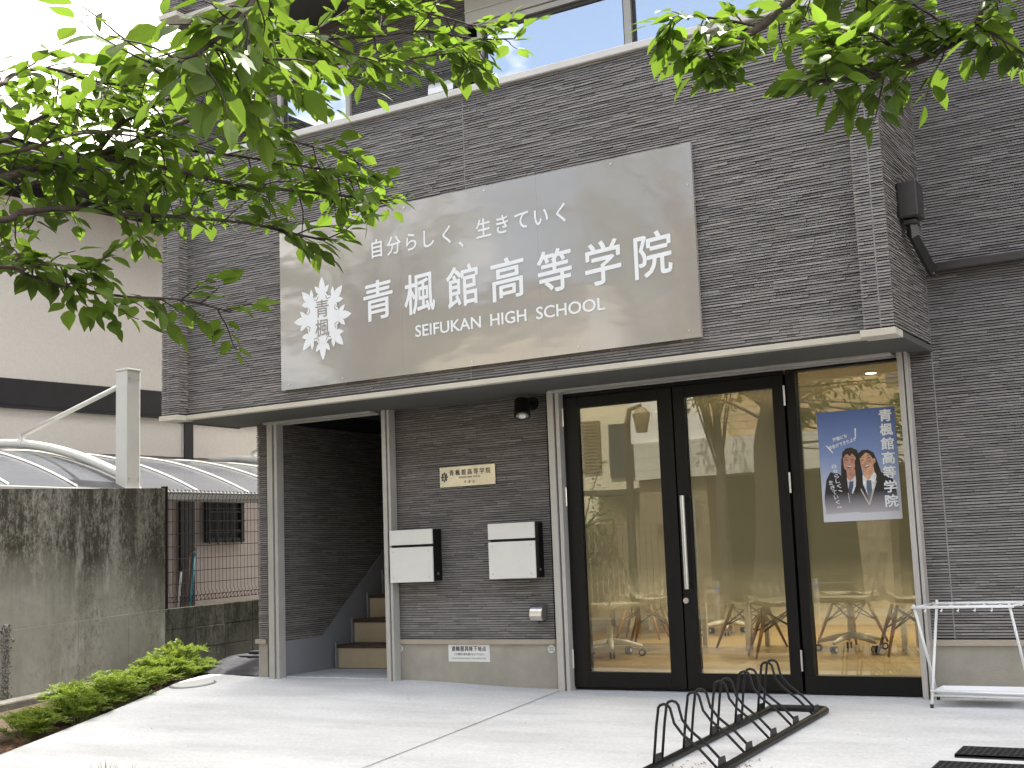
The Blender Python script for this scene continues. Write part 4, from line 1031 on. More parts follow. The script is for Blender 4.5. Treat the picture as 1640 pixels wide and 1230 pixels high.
# ------------------------------------------------------------------ carport beyond the wall
CP = thing('carport', 'white carport with curved translucent roof behind the boundary wall', 'carport', (-8.4, 1.5, 0))
CPW = mat('carport_white', (.74, .73, .67), .35, var=.05)
def polyroof():
    m, t, out = newmat('smoked_polycarbonate'); b = N(t, 'ShaderNodeBsdfPrincipled'); b.inputs['Base Color'].default_value = (.10, .108, .125, 1); b.inputs['Roughness'].default_value = .2; b.inputs['Alpha'].default_value = .9
    b.inputs['Specular IOR Level'].default_value = .45
    t.links.new(b.outputs[0], out.inputs[0]); return m
def roofz(x, lift=0):
    u = (x + 9.45) / 2.1; return 2.255 - .515 * abs(u) ** 1.9 + lift
xsr = [-7.35 - .18 * i for i in range(19)]
m = MB(); yr = [-4.0 + .1 * i for i in range(0)]
ribs = [-3.4, -2.6, -1.86, -1.1, -.36, .40, 1.15, 1.90, 2.65, 3.40, 4.15]
for ya, yb in zip(ribs, ribs[1:]):
    for a, b in zip(xsr, xsr[1:]): m.quad((a, ya, roofz(a)), (b, ya, roofz(b)), (b, yb, roofz(b)), (a, yb, roofz(a)))
rel(m.build('roof_panel', polyroof(), smooth=True), CP)
for y in ribs:
    rel(MB().tube([(x, y, roofz(x, .008)) for x in xsr], .014, 4).build('rib', CPW), CP)
rel(boxo('gutter', mat('carport_gutter', (.42, .42, .40), .4), None, -7.40, -7.31, -3.4, 4.15, 1.64, 1.735, bevel=.01), CP)
for y, nm in ((.30, 'near'), (3.75, 'far')):
    h = 2.88
    m = MB(); m.box(-7.50, -7.34, y - .085, y + .085, -.02, h)
    p = rel(m.build('post', CPW, bevel=.012), CP)
    c = boxo('post_cap', CPW, p, -7.505, -7.335, y - .09, y + .09, h, h + .02, bevel=.004)
    xs_ = [-7.48 - .17 * i for i in range(14)]
    rel(MB().tube([(x, y, roofz(x, .075)) for x in xs_], .045, 14).build('support_arm', CPW, smooth=True), CP)
    rel(MB().tube([(-7.5, y, 2.76), (-8.97, y, roofz(-8.97, .16))], .024, 12).build('tie_rod', CPW, smooth=True), CP)
    m = MB(); m.tube([(-8.97, y, roofz(-8.97, .17)), (-8.97, y, roofz(-8.97, .10))], .028, 12); m.tube([(-8.93, y, roofz(-8.93, .075)), (-9.03, y, roofz(-9.03, .075))], .051, 14)
    rel(m.build('clamp', CPW), CP)
m = MB()
for z in (1.84, 2.80):
    for yq in (.24, .36): m.disc((-7.34, yq, z), .008, (1, 0, 0), .006, 8)
rel(m.build('bolt', STEEL), CP)

# ------------------------------------------------------------------ neighbour house
NH = thing('cream_house', 'cream rendered neighbouring house with dark timber bands and deep eaves', 'house', (-10.5, 1, 0), -math.atan2(.163, .987))
RENDER = mat('cream_render', (.84, .785, .705), .9, var=.06, vscale=30, bump=.5, bscale=160)
LOWR = mat('pinkish_render', (.50, .44, .41), .9, var=.08, vscale=20, bump=.4, bscale=160); DKB = mat('dark_timber', (.022, .02, .022), .6, var=.2)
boxo('wall', RENDER, NH, -5, 0, -10, 12, 2.4, 5.549); boxo('lower_wall', LOWR, NH, -4.99, -.02, -10, 12, -.5, 2.399)
MB().box(0, .03, -10, 12, 2.92, 3.23).build('timber_band', DKB, NH, bevel=.004); boxo('band_shadow_board', DKB, NH, 0, .05, -10, 12, 2.885, 2.917)
for y in (2.69, -1.2, 6.4): boxo('timber_post', DKB, NH, .0, .024, y, y + .13, 1.0 if y > 2 and y < 3 else 2.4, 2.883)
boxo('timber_post', DKB, NH, -.02, .022, 2.62, 2.84, -.3, 1.9)
m = MB(); prism(m, -6.5, .75, -10.8, 13, 5.55, 5.55, 5.83, 5.83); rel_ = m.build('eave', mat('dark_eave', (.035, .032, .03), .7), NH)
m = MB(); m.quad((.8, -10.9, 5.833), (.8, 13.1, 5.833), (-2.6, 13.1, 7.0), (-2.6, -10.9, 7.0)); m.quad((-2.6, -10.9, 7.0), (-2.6, 13.1, 7.0), (-6.6, 13.1, 5.833), (-6.6, -10.9, 5.833))
m.build('roof', mat('dark_tiles', (.04, .04, .045), .7, var=.3, vscale=10), NH)
boxo('gutter', DKB, NH, .752, .86, -10.9, 13, 5.62, 5.72, bevel=.02)
boxo('eave_shade_strip', DKB, NH, 0, .03, -10, 12, 5.40, 5.545)  # dark strip standing in for the eave's shade on the wall top
wn = MB(); wn.box(0, .04, 3.0, 3.62, 1.30, 1.36); wn.box(0, .04, 3.0, 3.05, 1.36, 1.86); wn.box(0, .04, 3.57, 3.62, 1.36, 1.86); wn.box(0, .04, 3.05, 3.57, 1.82, 1.86)
wno = wn.build('window', DKB, NH); boxo('pane', mat('dark_window_glass', (.03, .035, .04), .1, spec=.8), wno, -.01, .012, 3.05, 3.57, 1.36, 1.82)
m = MB()
for i in range(5): m.box(.045, .055, 3.04 + i * .13, 3.052 + i * .13, 1.28, 1.88)
for i in range(5): m.box(.042, .052, 3.0, 3.62, 1.33 + i * .12, 1.342 + i * .12)
m.build('window_grille', DKB, wno)
# handles leaning behind the fence
def pole(name, label, cat, p0, p1, r, m_, extra=None):
    t = thing(name, label, cat, p0); o = rel(MB().tube([p0, p1], r, 10).build('pole', m_, smooth=True), t)
    if extra: extra(t)
    return t
def yz(px, py, x):
    d = AX * (px - 820) + AD * (py - 615) + AF * 2050; return CAM + d * ((x - CAM.x) / d.x)
pole('blue_pole', 'light blue pole leaning behind the wire fence', 'pole', yz(305, 972, -7.45), yz(312, 890, -7.55), .013, mat('blue_plastic', (.08, .38, .48), .4), lambda t: rel(MB().tube([yz(312, 890, -7.55), yz(310, 884, -7.55)], .016, 10).build('end_cap', mat('pole_cap', (.05, .25, .35), .4)), t))
pole('white_pole', 'short white pole with dark tip behind the wire fence', 'pole', yz(286, 972, -7.45), yz(290, 915, -7.5), .012, WHITEP, lambda t: rel(MB().tube([yz(290, 915, -7.5), yz(291, 905, -7.5)], .014, 10).build('tip', WIRE), t))
pole('copper_pole', 'thin reddish pole between the white and blue poles', 'pole', yz(299, 972, -7.6), yz(304, 890, -7.65), .007, mat('reddish_metal', (.35, .16, .10), .4), lambda t: rel(MB().tube([yz(304, 890, -7.65), yz(313, 880, -7.6), yz(310, 871, -7.6)], .006, 8).build('hook', MATS['reddish_metal']), t))

# ------------------------------------------------------------------ black sheeting beside the building
m = MB(); rnd = random.Random(3); nx, ny = 16, 12; pts = {}
for i in range(nx + 1):
    for j in range(ny + 1):
        u, v = i / nx, j / ny; x = -6.42 + .90 * u + .10 * v - .10 * u * v; y = -.02 + 1.15 * v + .16 * (1 - u)
        z = hz(x, min(y, 0)) + .035 + .085 * smooth01(v * 2.2) * (1 - .25 * u) + .012 * math.sin(9 * u + 4 * v) + rnd.uniform(-.005, .005)
        if i in (0, nx) or j == 0: z -= .035
        pts[i, j] = (x, y, z)
for i in range(nx):
    for j in range(ny): m.quad(pts[i, j], pts[i + 1, j], pts[i + 1, j + 1], pts[i, j + 1])
sh_ = [pts[i, 0] for i in range(nx + 1)]
for a, b in zip(sh_, sh_[1:]): m.quad((a[0], a[1] + .01, -.1), (b[0], b[1] + .01, -.1), b, a)
sh_ = [pts[0, j] for j in range(ny + 1)]
for a, b in zip(sh_, sh_[1:]): m.quad(a, b, (b[0], b[1], -.1), (a[0], a[1], -.1))
tp = thing('black_sheeting', 'folded black plastic sheeting on the ground beside the building', 'tarpaulin', (-6, .4, 0))
rel(m.build('sheet', mat('black_sheet', (.035, .036, .045), .5, var=.3, vscale=6, bump=.3, bscale=20), smooth=True), tp)
m = MB()
for k in range(3):
    m.box(-6.30 + k * .05, -5.62, .55 + k * .12, .62 + k * .16, .14 + k * .03, .168 + k * .03)
rel(m.build('fold', MATS['black_sheet'], bevel=.008), tp)

# ------------------------------------------------------------------ feathery shrubs along the wall
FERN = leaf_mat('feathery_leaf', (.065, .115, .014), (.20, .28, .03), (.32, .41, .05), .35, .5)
TWIGM = mat('fern_stem', (.16, .18, .05), .7)
def fern_mesh(seed, R, H, nst):
    rnd = random.Random(seed); lf = MB(); st_ = MB()
    for s in range(nst):
        a = rnd.uniform(0, 2 * math.pi); rr = R * rnd.uniform(.25, 1.05); h = H * rnd.uniform(.5, 1.05) * (1.1 - .45 * rr / R)
        b0 = Vector((math.cos(a), math.sin(a), 0)) * rr * .25; tip = Vector((math.cos(a) * rr, math.sin(a) * rr, h)); n = 9
        P = [b0.lerp(tip, i / n) + Vector((0, 0, .35 * h * math.sin(math.pi * i / n) * (1 if i < n else 0))) for i in range(n + 1)]
        st_.tube(P, [.0022 - .0015 * i / n for i in range(n + 1)], 3, caps=False)
        for i in range(2, n + 1):
            d = (P[i] - P[i - 1]).normalized(); side = d.cross(Vector((0, 0, 1))).normalized()
            for sg_ in (-1, 1):
                pin = (side * sg_ * .85 + d * .5 + Vector((0, 0, rnd.uniform(-.25, .35)))).normalized(); PL = .085 * (1.15 - .5 * i / n) * rnd.uniform(.7, 1.2)
                for q in range(7):
                    c = P[i] + pin * PL * (q + .6) / 7
                    for s2 in (-1, 1):
                        dd = (pin * .6 + d.cross(pin).cross(pin).normalized() * s2 * .8 + Vector((0, 0, rnd.uniform(-.3, .3)))).normalized()
                        L = .023 * rnd.uniform(.6, 1.4) * (1 - .3 * q / 7); w = dd.cross(Vector((rnd.uniform(-.4, .4), rnd.uniform(-.4, .4), 1))).normalized() * L * .23
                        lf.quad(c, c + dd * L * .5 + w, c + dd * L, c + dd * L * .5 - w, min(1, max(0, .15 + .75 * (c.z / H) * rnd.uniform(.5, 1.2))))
    return lf, st_
fern_meshes = []
spots = [(-5.62, -2.28), (-5.83, -2.0), (-5.70, -1.72), (-5.98, -1.45), (-6.02, -1.12), (-6.22, -.85), (-6.28, -.55), (-6.45, -.22), (-6.42, .02), (-6.62, .22), (-6.25, -1.35), (-6.5, -.75)]
flab = ['feathery green shrub at the lower left, nearest the dry leaves', 'feathery green shrub second from the lower left', 'feathery shrub close to the driveway edge below the cracked joint', 'feathery shrub in the left third of the planting strip',
        'feathery shrub left of the middle of the planting strip', 'feathery shrub at the middle of the planting strip', 'feathery shrub right of the middle of the planting strip', 'feathery shrub just left of the inspection cover',
        'feathery shrub behind the inspection cover', 'tallest feathery shrub against the end of the concrete wall', 'feathery shrub at the back of the strip near the wall footing', 'feathery shrub close to the wall, right of its middle']
protos = []
for i, ((x, y), lab) in enumerate(zip(spots, flab)):
    t = thing('feathery_shrub', lab, 'shrub', (x, y, hz(x, y) - .05), i * 1.7, 'feathery shrubs along the concrete wall')
    s_ = (1.0, .9, .95, 1.05, 1, 1, .95, 1.05, 1.0, 1.2, .9, .9)[i]; t.scale = (s_, s_, s_ * (.75, .7, .85, .7, .85, .7, .85, .9, .75, 1.0, .9, .8)[i])
    if i < 3:
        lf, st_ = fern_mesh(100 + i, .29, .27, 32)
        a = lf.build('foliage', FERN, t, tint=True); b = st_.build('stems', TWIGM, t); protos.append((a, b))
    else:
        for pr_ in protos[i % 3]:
            c = pr_.copy(); C.objects.link(c); c.parent = t
# fallen leaves and chips near the rack and on the soil
m = MB(); rnd = random.Random(12)
def deadleaf(x, y, z, s):
    a = rnd.uniform(0, 6.3); d = Vector((math.cos(a), math.sin(a), rnd.uniform(-.1, .5))) * s; w = Vector((-math.sin(a), math.cos(a), rnd.uniform(-.4, .4))) * s * .35; c = Vector((x, y, z))
    m.quad(c - d * .5, c - w * .6, c + d * .5, c + w * .6, rnd.random())
for i in range(70):
    x, y = -.42 + rnd.gauss(0, .05), -2.15 + rnd.gauss(0, .07); deadleaf(x, y, hz(x, y) + .006, rnd.uniform(.008, .03))
for i in range(40):
    x, y = -.62 + rnd.gauss(0, .04), -2.2 + rnd.gauss(0, .08); deadleaf(x, y, hz(x, y) + .006, rnd.uniform(.006, .025))
for i in range(60):
    x, y = rnd.uniform(-5.5, 1.2), rnd.uniform(-3.1, -.2); deadleaf(x, y, hz(x, y) + .004, rnd.uniform(.004, .018))
for i in range(60):
    x, y = rnd.uniform(-2.5, 0), -.06 + rnd.gauss(0, .012); deadleaf(x, y, hz(x, y) + .004, rnd.uniform(.004, .012))
for i in range(150):
    x, y = rnd.uniform(-5.3, 1.6), -.03 - abs(rnd.gauss(0, .02)); y = y if x > -4.1 or x < -5.2 else y + .3; deadleaf(x, y, hz(x, y) + .004, rnd.uniform(.003, .010))
for i in range(90):
    x, y = rnd.uniform(-4.8, 1.4), rnd.uniform(-3.2, -.1); deadleaf(x, y, hz(x, y) + .004, rnd.uniform(.003, .009))
for i in range(420):
    y = rnd.uniform(-3.2, .1); x = curbx(y) - abs(rnd.gauss(0, .3)) - .03; deadleaf(x, y, hz(x, y) - .045, rnd.uniform(.015, .05))
for i in range(120):
    y = rnd.uniform(-3.2, -2.2); x = curbx(y) - abs(rnd.gauss(0, .25)) - .03; deadleaf(x, y, hz(x, y) - .04, rnd.uniform(.03, .06))
DL = m.build('leaf_litter', leaf_mat('dead_leaf', (.11, .045, .02), (.27, .11, .035), (.3, .12, .04), .2, .6), tint=True); kind(DL, 'stuff', 'brown fallen leaves scattered on soil and driveway')
# grass tuft at the bottom edge
m = MB(); rnd = random.Random(77)
for i in range(26):
    b0 = Vector((-3.66 + rnd.gauss(0, .07), -3.28 + rnd.gauss(0, .02), hz(-3.7, -3.28))); a = rnd.uniform(0, 6.3); L = rnd.uniform(.04, .11)
    tip = b0 + Vector((math.cos(a) * L * .4, math.sin(a) * L * .4, L)); w = Vector((-math.sin(a), math.cos(a), 0)) * .0025; mid = b0.lerp(tip, .55) + Vector((0, 0, L * .1))
    m.quad(b0 - w, b0 + w, mid + w * .8, mid - w * .8, .5); m.poly([mid - w * .8, mid + w * .8, tip], .5)
gt = m.build('grass_tuft', mat('dry_grass', (.30, .32, .15), .7), tint=True); tag(gt, 'small tuft of pale grass at the bottom edge of the driveway', 'grass tuft')
SUND = sv

# ------------------------------------------------------------------ cherry trees
LEAF = leaf_mat('cherry_leaf', (.045, .080, .014), (.09, .145, .026), (.22, .36, .035), .45, .5)
BARK = mat('cherry_bark', (.075, .055, .042), .85, var=.5, vscale=30, bump=.8, bscale=50, stretch=(1, 1, 1))
def leafm(mb, base, d, up, L, rnd, tint):
    """ovate pointed leaf folded on its midrib, curving down"""
    d = d.normalized(); s = d.cross(up)
    if s.length < 1e-3: s = Vector((1, 0, 0))
    s.normalize(); n = s.cross(d).normalized()
    W_ = L * rnd.uniform(.24, .31); fold = rnd.uniform(.05, .35); curl = rnd.uniform(-.02, .22)
    prof = ((0, .0), (.16, .62), (.40, 1), (.65, .78), (.85, .30), (1, 0))
    pet = L * .18; b = base + d * pet
    mid = []; lft = []; rgt = []
    for t_, w in prof:
        c = b + d * (L * t_) - n * (L * curl * t_ * t_)
        mid.append(c); lft.append(c + s * (W_ * w) + n * (W_ * w * fold)); rgt.append(c - s * (W_ * w) + n * (W_ * w * fold))
    i = len(mb.v); k = len(prof)
    mb.v += [tuple(v) for v in mid + lft + rgt]
    for j in range(k - 1):
        if j == 0: fs = ((i, i + k + 1, i + 1), (i, i + 1, i + 2 * k + 1))
        elif j == k - 2: fs = ((i + j, i + k + j, i + j + 1), (i + j, i + j + 1, i + 2 * k + j))
        else: fs = ((i + j, i + k + j, i + k + j + 1, i + j + 1), (i + j, i + j + 1, i + 2 * k + j + 1, i + 2 * k + j))
        for f in fs: mb.f.append(f); mb.t.append(tint)
def twig(lf, tw, p, d, L, rnd, ls, nl, droop=.35):
    """a leafy shoot starting at p"""
    d = d.normalized(); P = [p]; q = p.copy(); dd = d.copy(); n = 5
    for i in range(n):
        dd = (dd + Vector((rnd.gauss(0, .12), rnd.gauss(0, .12), rnd.gauss(0, .10) - .04))).normalized(); q = q + dd * L / n; P.append(q.copy())
    tw.tube(P, [.0032 - .0018 * i / n for i in range(n + 1)], 4, caps=False)
    for i in range(nl):
        u = .15 + .85 * (i + rnd.uniform(-.3, .3)) / max(1, nl - 1); u = min(max(u, .05), 1); k = min(int(u * n), n - 1); c = P[k].lerp(P[k + 1], u * n - k)
        ax = (P[k + 1] - P[k]).normalized(); side = ax.cross(Vector((0, 0, 1))).normalized() * (1 if i % 2 else -1)
        ld = (ax * rnd.uniform(.35, .9) + side * rnd.uniform(.5, 1.0) + Vector((0, 0, -droop + rnd.uniform(-.55, .25))))
        if i == nl - 1: ld = ax + Vector((0, 0, -droop * .8))
        up = Vector((rnd.gauss(0, .35), rnd.gauss(0, .35), 1)).normalized()
        leafm(lf, c, ld, up, ls * rnd.uniform(.7, 1.2), rnd, rnd.random())
def shoots(lf, tw, P, rads, rnd, dens, ls, tl, br, skip=0.0, droop=.35):
    """main limb P with leafy twigs along it"""
    br.tube(P, rads, 8)
    tot = sum((b - a).length for a, b in zip(P, P[1:])); acc = 0
    for a, b in zip(P, P[1:]):
        L = (b - a).length; n = max(1, int(L * dens + rnd.random())); ax = (b - a).normalized()
        for i in range(n):
            u = (acc + L * rnd.random()) / tot
            if u < skip: continue
            c = a.lerp(b, rnd.random()); side = Vector((rnd.gauss(0, 1), rnd.gauss(0, 1), rnd.gauss(0, .55))); side = (side - ax * side.dot(ax)).normalized()
            d = ax * rnd.uniform(.3, 1.1) + side
            twig(lf, tw, c, d, tl * rnd.uniform(.5, 1.3), rnd, ls, rnd.choice((4, 5, 6, 7)), droop)
        acc += L
def spline(P, k=4):
    out = []
    for i in range(len(P) - 1):
        p0 = P[max(i - 1, 0)]; p1 = P[i]; p2 = P[i + 1]; p3 = P[min(i + 2, len(P) - 1)]
        for j in range(k):
            t_ = j / k; out.append(.5 * ((2 * p1) + (p2 - p0) * t_ + (2 * p0 - 5 * p1 + 4 * p2 - p3) * t_ * t_ + (3 * p1 - p0 - 3 * p2 + p3) * t_ ** 3))
    out.append(P[-1]); return out
def limb(pts, r0, r1):
    P = spline([Vector(at(*p)) if len(p) == 3 and p[0] is not None and abs(p[0]) > 30 or len(p) == 3 and p[2] > 1.2 and abs(p[1]) > 20 else Vector(p) for p in pts])
    return P, [r0 + (r1 - r0) * (i / (len(P) - 1)) ** .8 for i in range(len(P))]
def A(*l): return [Vector(at(*p)) for p in l]

T1 = thing('cherry_tree', 'cherry tree reaching in from the left over the sign, trunk mirrored in the doors', 'tree', (-3.15, -6.15, -.25), 0, 'cherry trees on the pavement')
lf, tw, br = MB(), MB(), MB(); rnd = random.Random(42)
fork = Vector((-3.05, -6.05, 2.15)); f2 = Vector((-2.9, -5.9, 2.7))
tr = MB(); tr.tube(spline([Vector((-3.15, -6.15, -.3)), Vector((-3.16, -6.13, .5)), Vector((-3.08, -6.1, 1.4)), fork, f2, Vector((-3.0, -5.8, 3.6)), Vector((-3.3, -5.6, 5.0))], 3), [.26, .22, .20, .19, .185, .18, .18, .175, .17, .165, .16, .155, .14, .13, .12, .10, .08, .06, .04][:19], 16)
def run(pts, r0, r1, dens, ls=.09, tl=.22, start=None, skip=0., droop=.08):
    P = ([start] if start is not None else []) + A(*pts); P = spline(P)
    shoots(lf, tw, P, [r0 + (r1 - r0) * (i / (len(P) - 1)) ** .7 for i in range(len(P))], rnd, dens, ls, tl, br, skip, droop)
# the dark limb rising across the window corner
run([(-60, 300, 4.0), (60, 268, 4.1), (150, 250, 4.2), (250, 213, 4.35), (350, 173, 4.5), (420, 150, 4.6), (470, 132, 4.7), (520, 108, 4.8), (590, 92, 4.9)], .017, .005, 15, 0.089, .20, fork, .20)
run([(150, 250, 4.2), (200, 190, 4.25), (255, 165, 4.2), (300, 148, 4.2), (370, 112, 4.3), (440, 60, 4.5), (500, 50, 4.6), (560, 14, 4.7), (600, -20, 4.8)], .010, .004, 11, 0.084, .20)
run([(440, 60, 4.5), (520, 62, 4.7), (600, 58, 4.8), (680, 50, 4.9), (760, 62, 5.0), (825, 62, 5.05)], .007, .003, 18, 0.084, .16)
run([(500, 50, 4.6), (570, 90, 4.7), (640, 95, 4.8), (720, 85, 4.9), (770, 82, 5.0)], .006, .003, 14, 0.084, .16)
run([(560, 14, 4.7), (640, 15, 4.8), (720, 30, 4.9), (780, 50, 5.0)], .006, .003, 12, 0.084, .15)
run([(150, 250, 4.2), (200, 258, 4.25), (280, 272, 4.35), (380, 296, 4.5), (470, 305, 4.65), (560, 315, 4.75), (620, 322, 4.8)], .012, .004, 18, 0.084, .19)
run([(380, 200, 4.45), (440, 215, 4.5), (500, 235, 4.65), (560, 245, 4.75)], .006, .003, 19, 0.081, .16)
run([(300, 240, 4.4), (380, 250, 4.5), (460, 262, 4.6), (530, 275, 4.7), (575, 290, 4.75)], .006, .003, 19, 0.081, .16)
run([(-50, 350, 3.9), (30, 340, 4.0), (110, 334, 4.1), (200, 342, 4.25), (300, 348, 4.4), (400, 358, 4.5), (460, 372, 4.6), (520, 385, 4.65)], .014, .004, 9, 0.084, .17, f2 * .5 + fork * .5, .25)
run([(-40, 425, 3.8), (40, 440, 3.9), (120, 462, 4.0), (200, 475, 4.1), (290, 480, 4.2), (370, 500, 4.3)], .008, .003, 12, 0.081, .15, fork, .35)
run([(0, 425, 3.85), (60, 420, 3.9), (95, 425, 3.95), (130, 430, 4.0), (160, 425, 4.0)], .004, .002, 4, 0.072, .10)
run([(-60, 230, 4.1), (30, 205, 4.15), (90, 175, 4.2), (170, 130, 4.3), (250, 110, 4.4)], .012, .004, 14, 0.086, .20, f2, .35)
run([(-60, 150, 4.0), (20, 120, 4.1), (80, 110, 4.2), (150, 130, 4.3), (230, 140, 4.3)], .010, .004, 11, 0.086, .20, f2, .35)
run([(-60, 310, 4.3), (20, 300, 4.3), (100, 292, 4.35), (180, 288, 4.4), (260, 300, 4.5), (340, 320, 4.6)], .008, .003, 15, 0.084, .18)
run([(-40, 250, 3.9), (40, 240, 3.95), (120, 215, 4.0), (190, 215, 4.1), (260, 225, 4.2)], .008, .003, 15, 0.084, .18)
# nearer branch with large leaves
run([(100, -420, 3.6), (400, -260, 3.0), (440, -110, 2.85), (406, 0, 2.75), (368, 45, 2.7), (335, 72, 2.65), (300, 95, 2.6), (255, 120, 2.6)], .010, .003, 15, 0.079, .16, f2, .66, .5)
run([(335, 72, 2.65), (380, 90, 2.7), (430, 95, 2.8)], .005, .003, 10, 0.079, .14, None, 0, .5)
# crown above the frame
for i in range(34):
    a = rnd.uniform(0, 6.28); r = rnd.uniform(.7, 2.6); z = rnd.uniform(4.3, 6.4); s = Vector((-3.1, -5.75, 3.2 + .5 * (z - 4)))
    e = Vector((-3.1 + math.cos(a) * r, -6.1 + math.sin(a) * r * .9, z))
    if e.y > -4.7: continue
    P = spline([s, s.lerp(e, .5) + Vector((0, 0, .2)), e]); shoots(lf, tw, P, [.03 - .025 * k / (len(P) - 1) for k in range(len(P))], rnd, 9, .09, .25, br, .35)
for i in range(16):
    a = rnd.uniform(-3.0, -.1); r = rnd.uniform(.7, 2.0); z = rnd.uniform(2.5, 3.9); s = Vector((-3.1, -6.2, 2.3 + .4 * (z - 2.5))); e = Vector((-3.1 + math.cos(a) * r, -6.3 + math.sin(a) * r * .8, z))
    P = spline([s, s.lerp(e, .5) + Vector((0, 0, .15)), e]); shoots(lf, tw, P, [.022 - .017 * k / (len(P) - 1) for k in range(len(P))], rnd, 9, .09, .25, br, .35)
tr.build('trunk', BARK, None, smooth=True); o = bpy.context.scene.objects['trunk']; rel(o, T1)
def merge(a, b):
    k = len(a.v); a.v += b.v; a.f += [tuple(i + k for i in f) for f in b.f]; a.t += b.t; return a
bo = rel(merge(br, tw).build('branches', BARK, smooth=True), T1); lfo = rel(lf.build('crown', LEAF, tint=True), T1)

T2 = thing('cherry_tree', 'cherry tree whose branch tips hang in at the upper right corner', 'tree', (4.3, -6.2, -.25), 0, 'cherry trees on the pavement')
lf, tw, br = MB(), MB(), MB(); rnd = random.Random(7)
tr = MB(); f3 = Vector((4.1, -6.0, 3.0)); tr.tube(spline([Vector((4.3, -6.2, -.3)), Vector((4.3, -6.15, 1.2)), f3, Vector((4.0, -6.1, 5.0))], 4), [.22 - .012 * i for i in range(13)], 16)
run([(1520, -220, 3.9), (1330, -60, 4.0), (1265, 0, 3.95), (1218, 43, 3.9), (1175, 64, 3.85), (1131, 78, 3.8)], .026, .009, 24, 0.080, 0.120, f3, .50, droop=.08)
run([(1218, 43, 3.9), (1150, 30, 3.85), (1095, 25, 3.8), (1075, 30, 3.8)], .005, .003, 14, 0.072, 0.096, droop=.08)
run([(1131, 78, 3.8), (1140, 100, 3.8), (1150, 118, 3.8)], .004, .003, 10, 0.072, 0.056, droop=.08)
run([(1700, -200, 3.6), (1600, -30, 3.6), (1562, 35, 3.6), (1531, 66, 3.6), (1468, 101, 3.6), (1410, 121, 3.6), (1350, 128, 3.6), (1300, 130, 3.6)], .018, .004, 23, 0.082, 0.128, f3, .45, droop=.08)
run([(1468, 101, 3.6), (1420, 70, 3.6), (1380, 50, 3.6), (1340, 60, 3.65)], .006, .003, 25, 0.080, 0.104, droop=.08)
run([(1410, 121, 3.6), (1360, 95, 3.6), (1310, 60, 3.7), (1290, 30, 3.8)], .006, .003, 24, 0.078, 0.104, droop=.08)
run([(1560, 35, 3.6), (1600, 60, 3.5), (1650, 90, 3.5)], .006, .003, 21, 0.068, 0.104, droop=.08)
run([(1531, 66, 3.6), (1500, 30, 3.6), (1450, 0, 3.6)], .006, .003, 24, 0.082, 0.112, droop=.08)
run([(1330, -60, 4.0), (1380, -10, 3.9), (1420, 20, 3.9)], .006, .003, 21, 0.082, 0.120, droop=.08)
for i in range(26):
    a = rnd.uniform(0, 6.28); r = rnd.uniform(.7, 2.8); z = rnd.uniform(4.2, 6.2); s = Vector((4.05, -6.0, 3.0 + .5 * (z - 4)))
    e = Vector((4.0 + math.cos(a) * r, -6.4 + math.sin(a) * r, z))
    if e.y > -5.2: continue
    P = spline([s, s.lerp(e, .5) + Vector((0, 0, .2)), e]); shoots(lf, tw, P, [.03 - .025 * k / (len(P) - 1) for k in range(len(P))], rnd, 8, .09, .25, br, .35)
rel(tr.build('trunk', BARK, smooth=True), T2); rel(merge(br, tw).build('branches', BARK, smooth=True), T2); rel(lf.build('crown', LEAF, tint=True), T2)

T3 = thing('cherry_tree', 'added cherry tree farther left along the pavement, seen only as a mirror image', 'tree', (-8.2, -6.8, -.25), 0, 'cherry trees on the pavement')  # out-of-view tree added so its crown dapples the sign's reflection
lf, tw, br = MB(), MB(), MB(); rnd = random.Random(19)
tr = MB(); tr.tube(spline([Vector((-8.2, -6.8, -.3)), Vector((-8.15, -6.8, 1.3)), Vector((-8.2, -6.75, 3.0)), Vector((-8.0, -6.8, 5.4))], 4), [.20 - .012 * i for i in range(13)], 14)
for i in range(46):
    a = rnd.uniform(0, 6.28); r = rnd.uniform(.6, 3.0); z = rnd.uniform(2.9, 6.8); s = Vector((-8.15, -6.8, 2.6 + .5 * (z - 2.9))); e = Vector((-8.1 + math.cos(a) * r, -6.9 + math.sin(a) * r * .75, z))
    P = spline([s, s.lerp(e, .5) + Vector((0, 0, .2)), e]); shoots(lf, tw, P, [.03 - .025 * k / (len(P) - 1) for k in range(len(P))], rnd, 9, .10, .28, br, .25)
rel(tr.build('trunk', BARK, smooth=True), T3); rel(merge(br, tw).build('branches', BARK, smooth=True), T3); rel(lf.build('crown', LEAF, tint=True), T3)

# ------------------------------------------------------------------ across the street (mirrored in glass and sign)
OP = thing('tiled_house', 'tan tiled house with pale stone band across the street', 'house', (-6, -16, 0))
TILE = tile_mat('tan_tile', (.50, .36, .18), (.56, .42, .24), (.32, .25, .16), .45, .14); BRK = tile_mat('brown_brick', (.22, .16, .10), (.30, .22, .14), (.20, .17, .13), .22, .07, .008); STN = tile_mat('pale_stone', (.55, .52, .46), (.60, .57, .50), (.35, .33, .3), 1.2, .24, .008)
WST = mat('white_stucco', (.72, .70, .66), .8)
rel(boxo('upper_wall', TILE, None, -7.85, 3.5, -22, -16.05, 3.2, 7.4), OP); rel(boxo('side_wing', WST, None, -9.6, -7.86, -22, -15.95, 3.2, 6.2), OP)
rel(boxo('stone_band', STN, None, -9.4, 3.5, -16.6, -15.8, 2.45, 3.19), OP); rel(boxo('brick_wall', BRK, None, -9.4, -7.9, -16.5, -15.95, -.3, 2.449), OP)
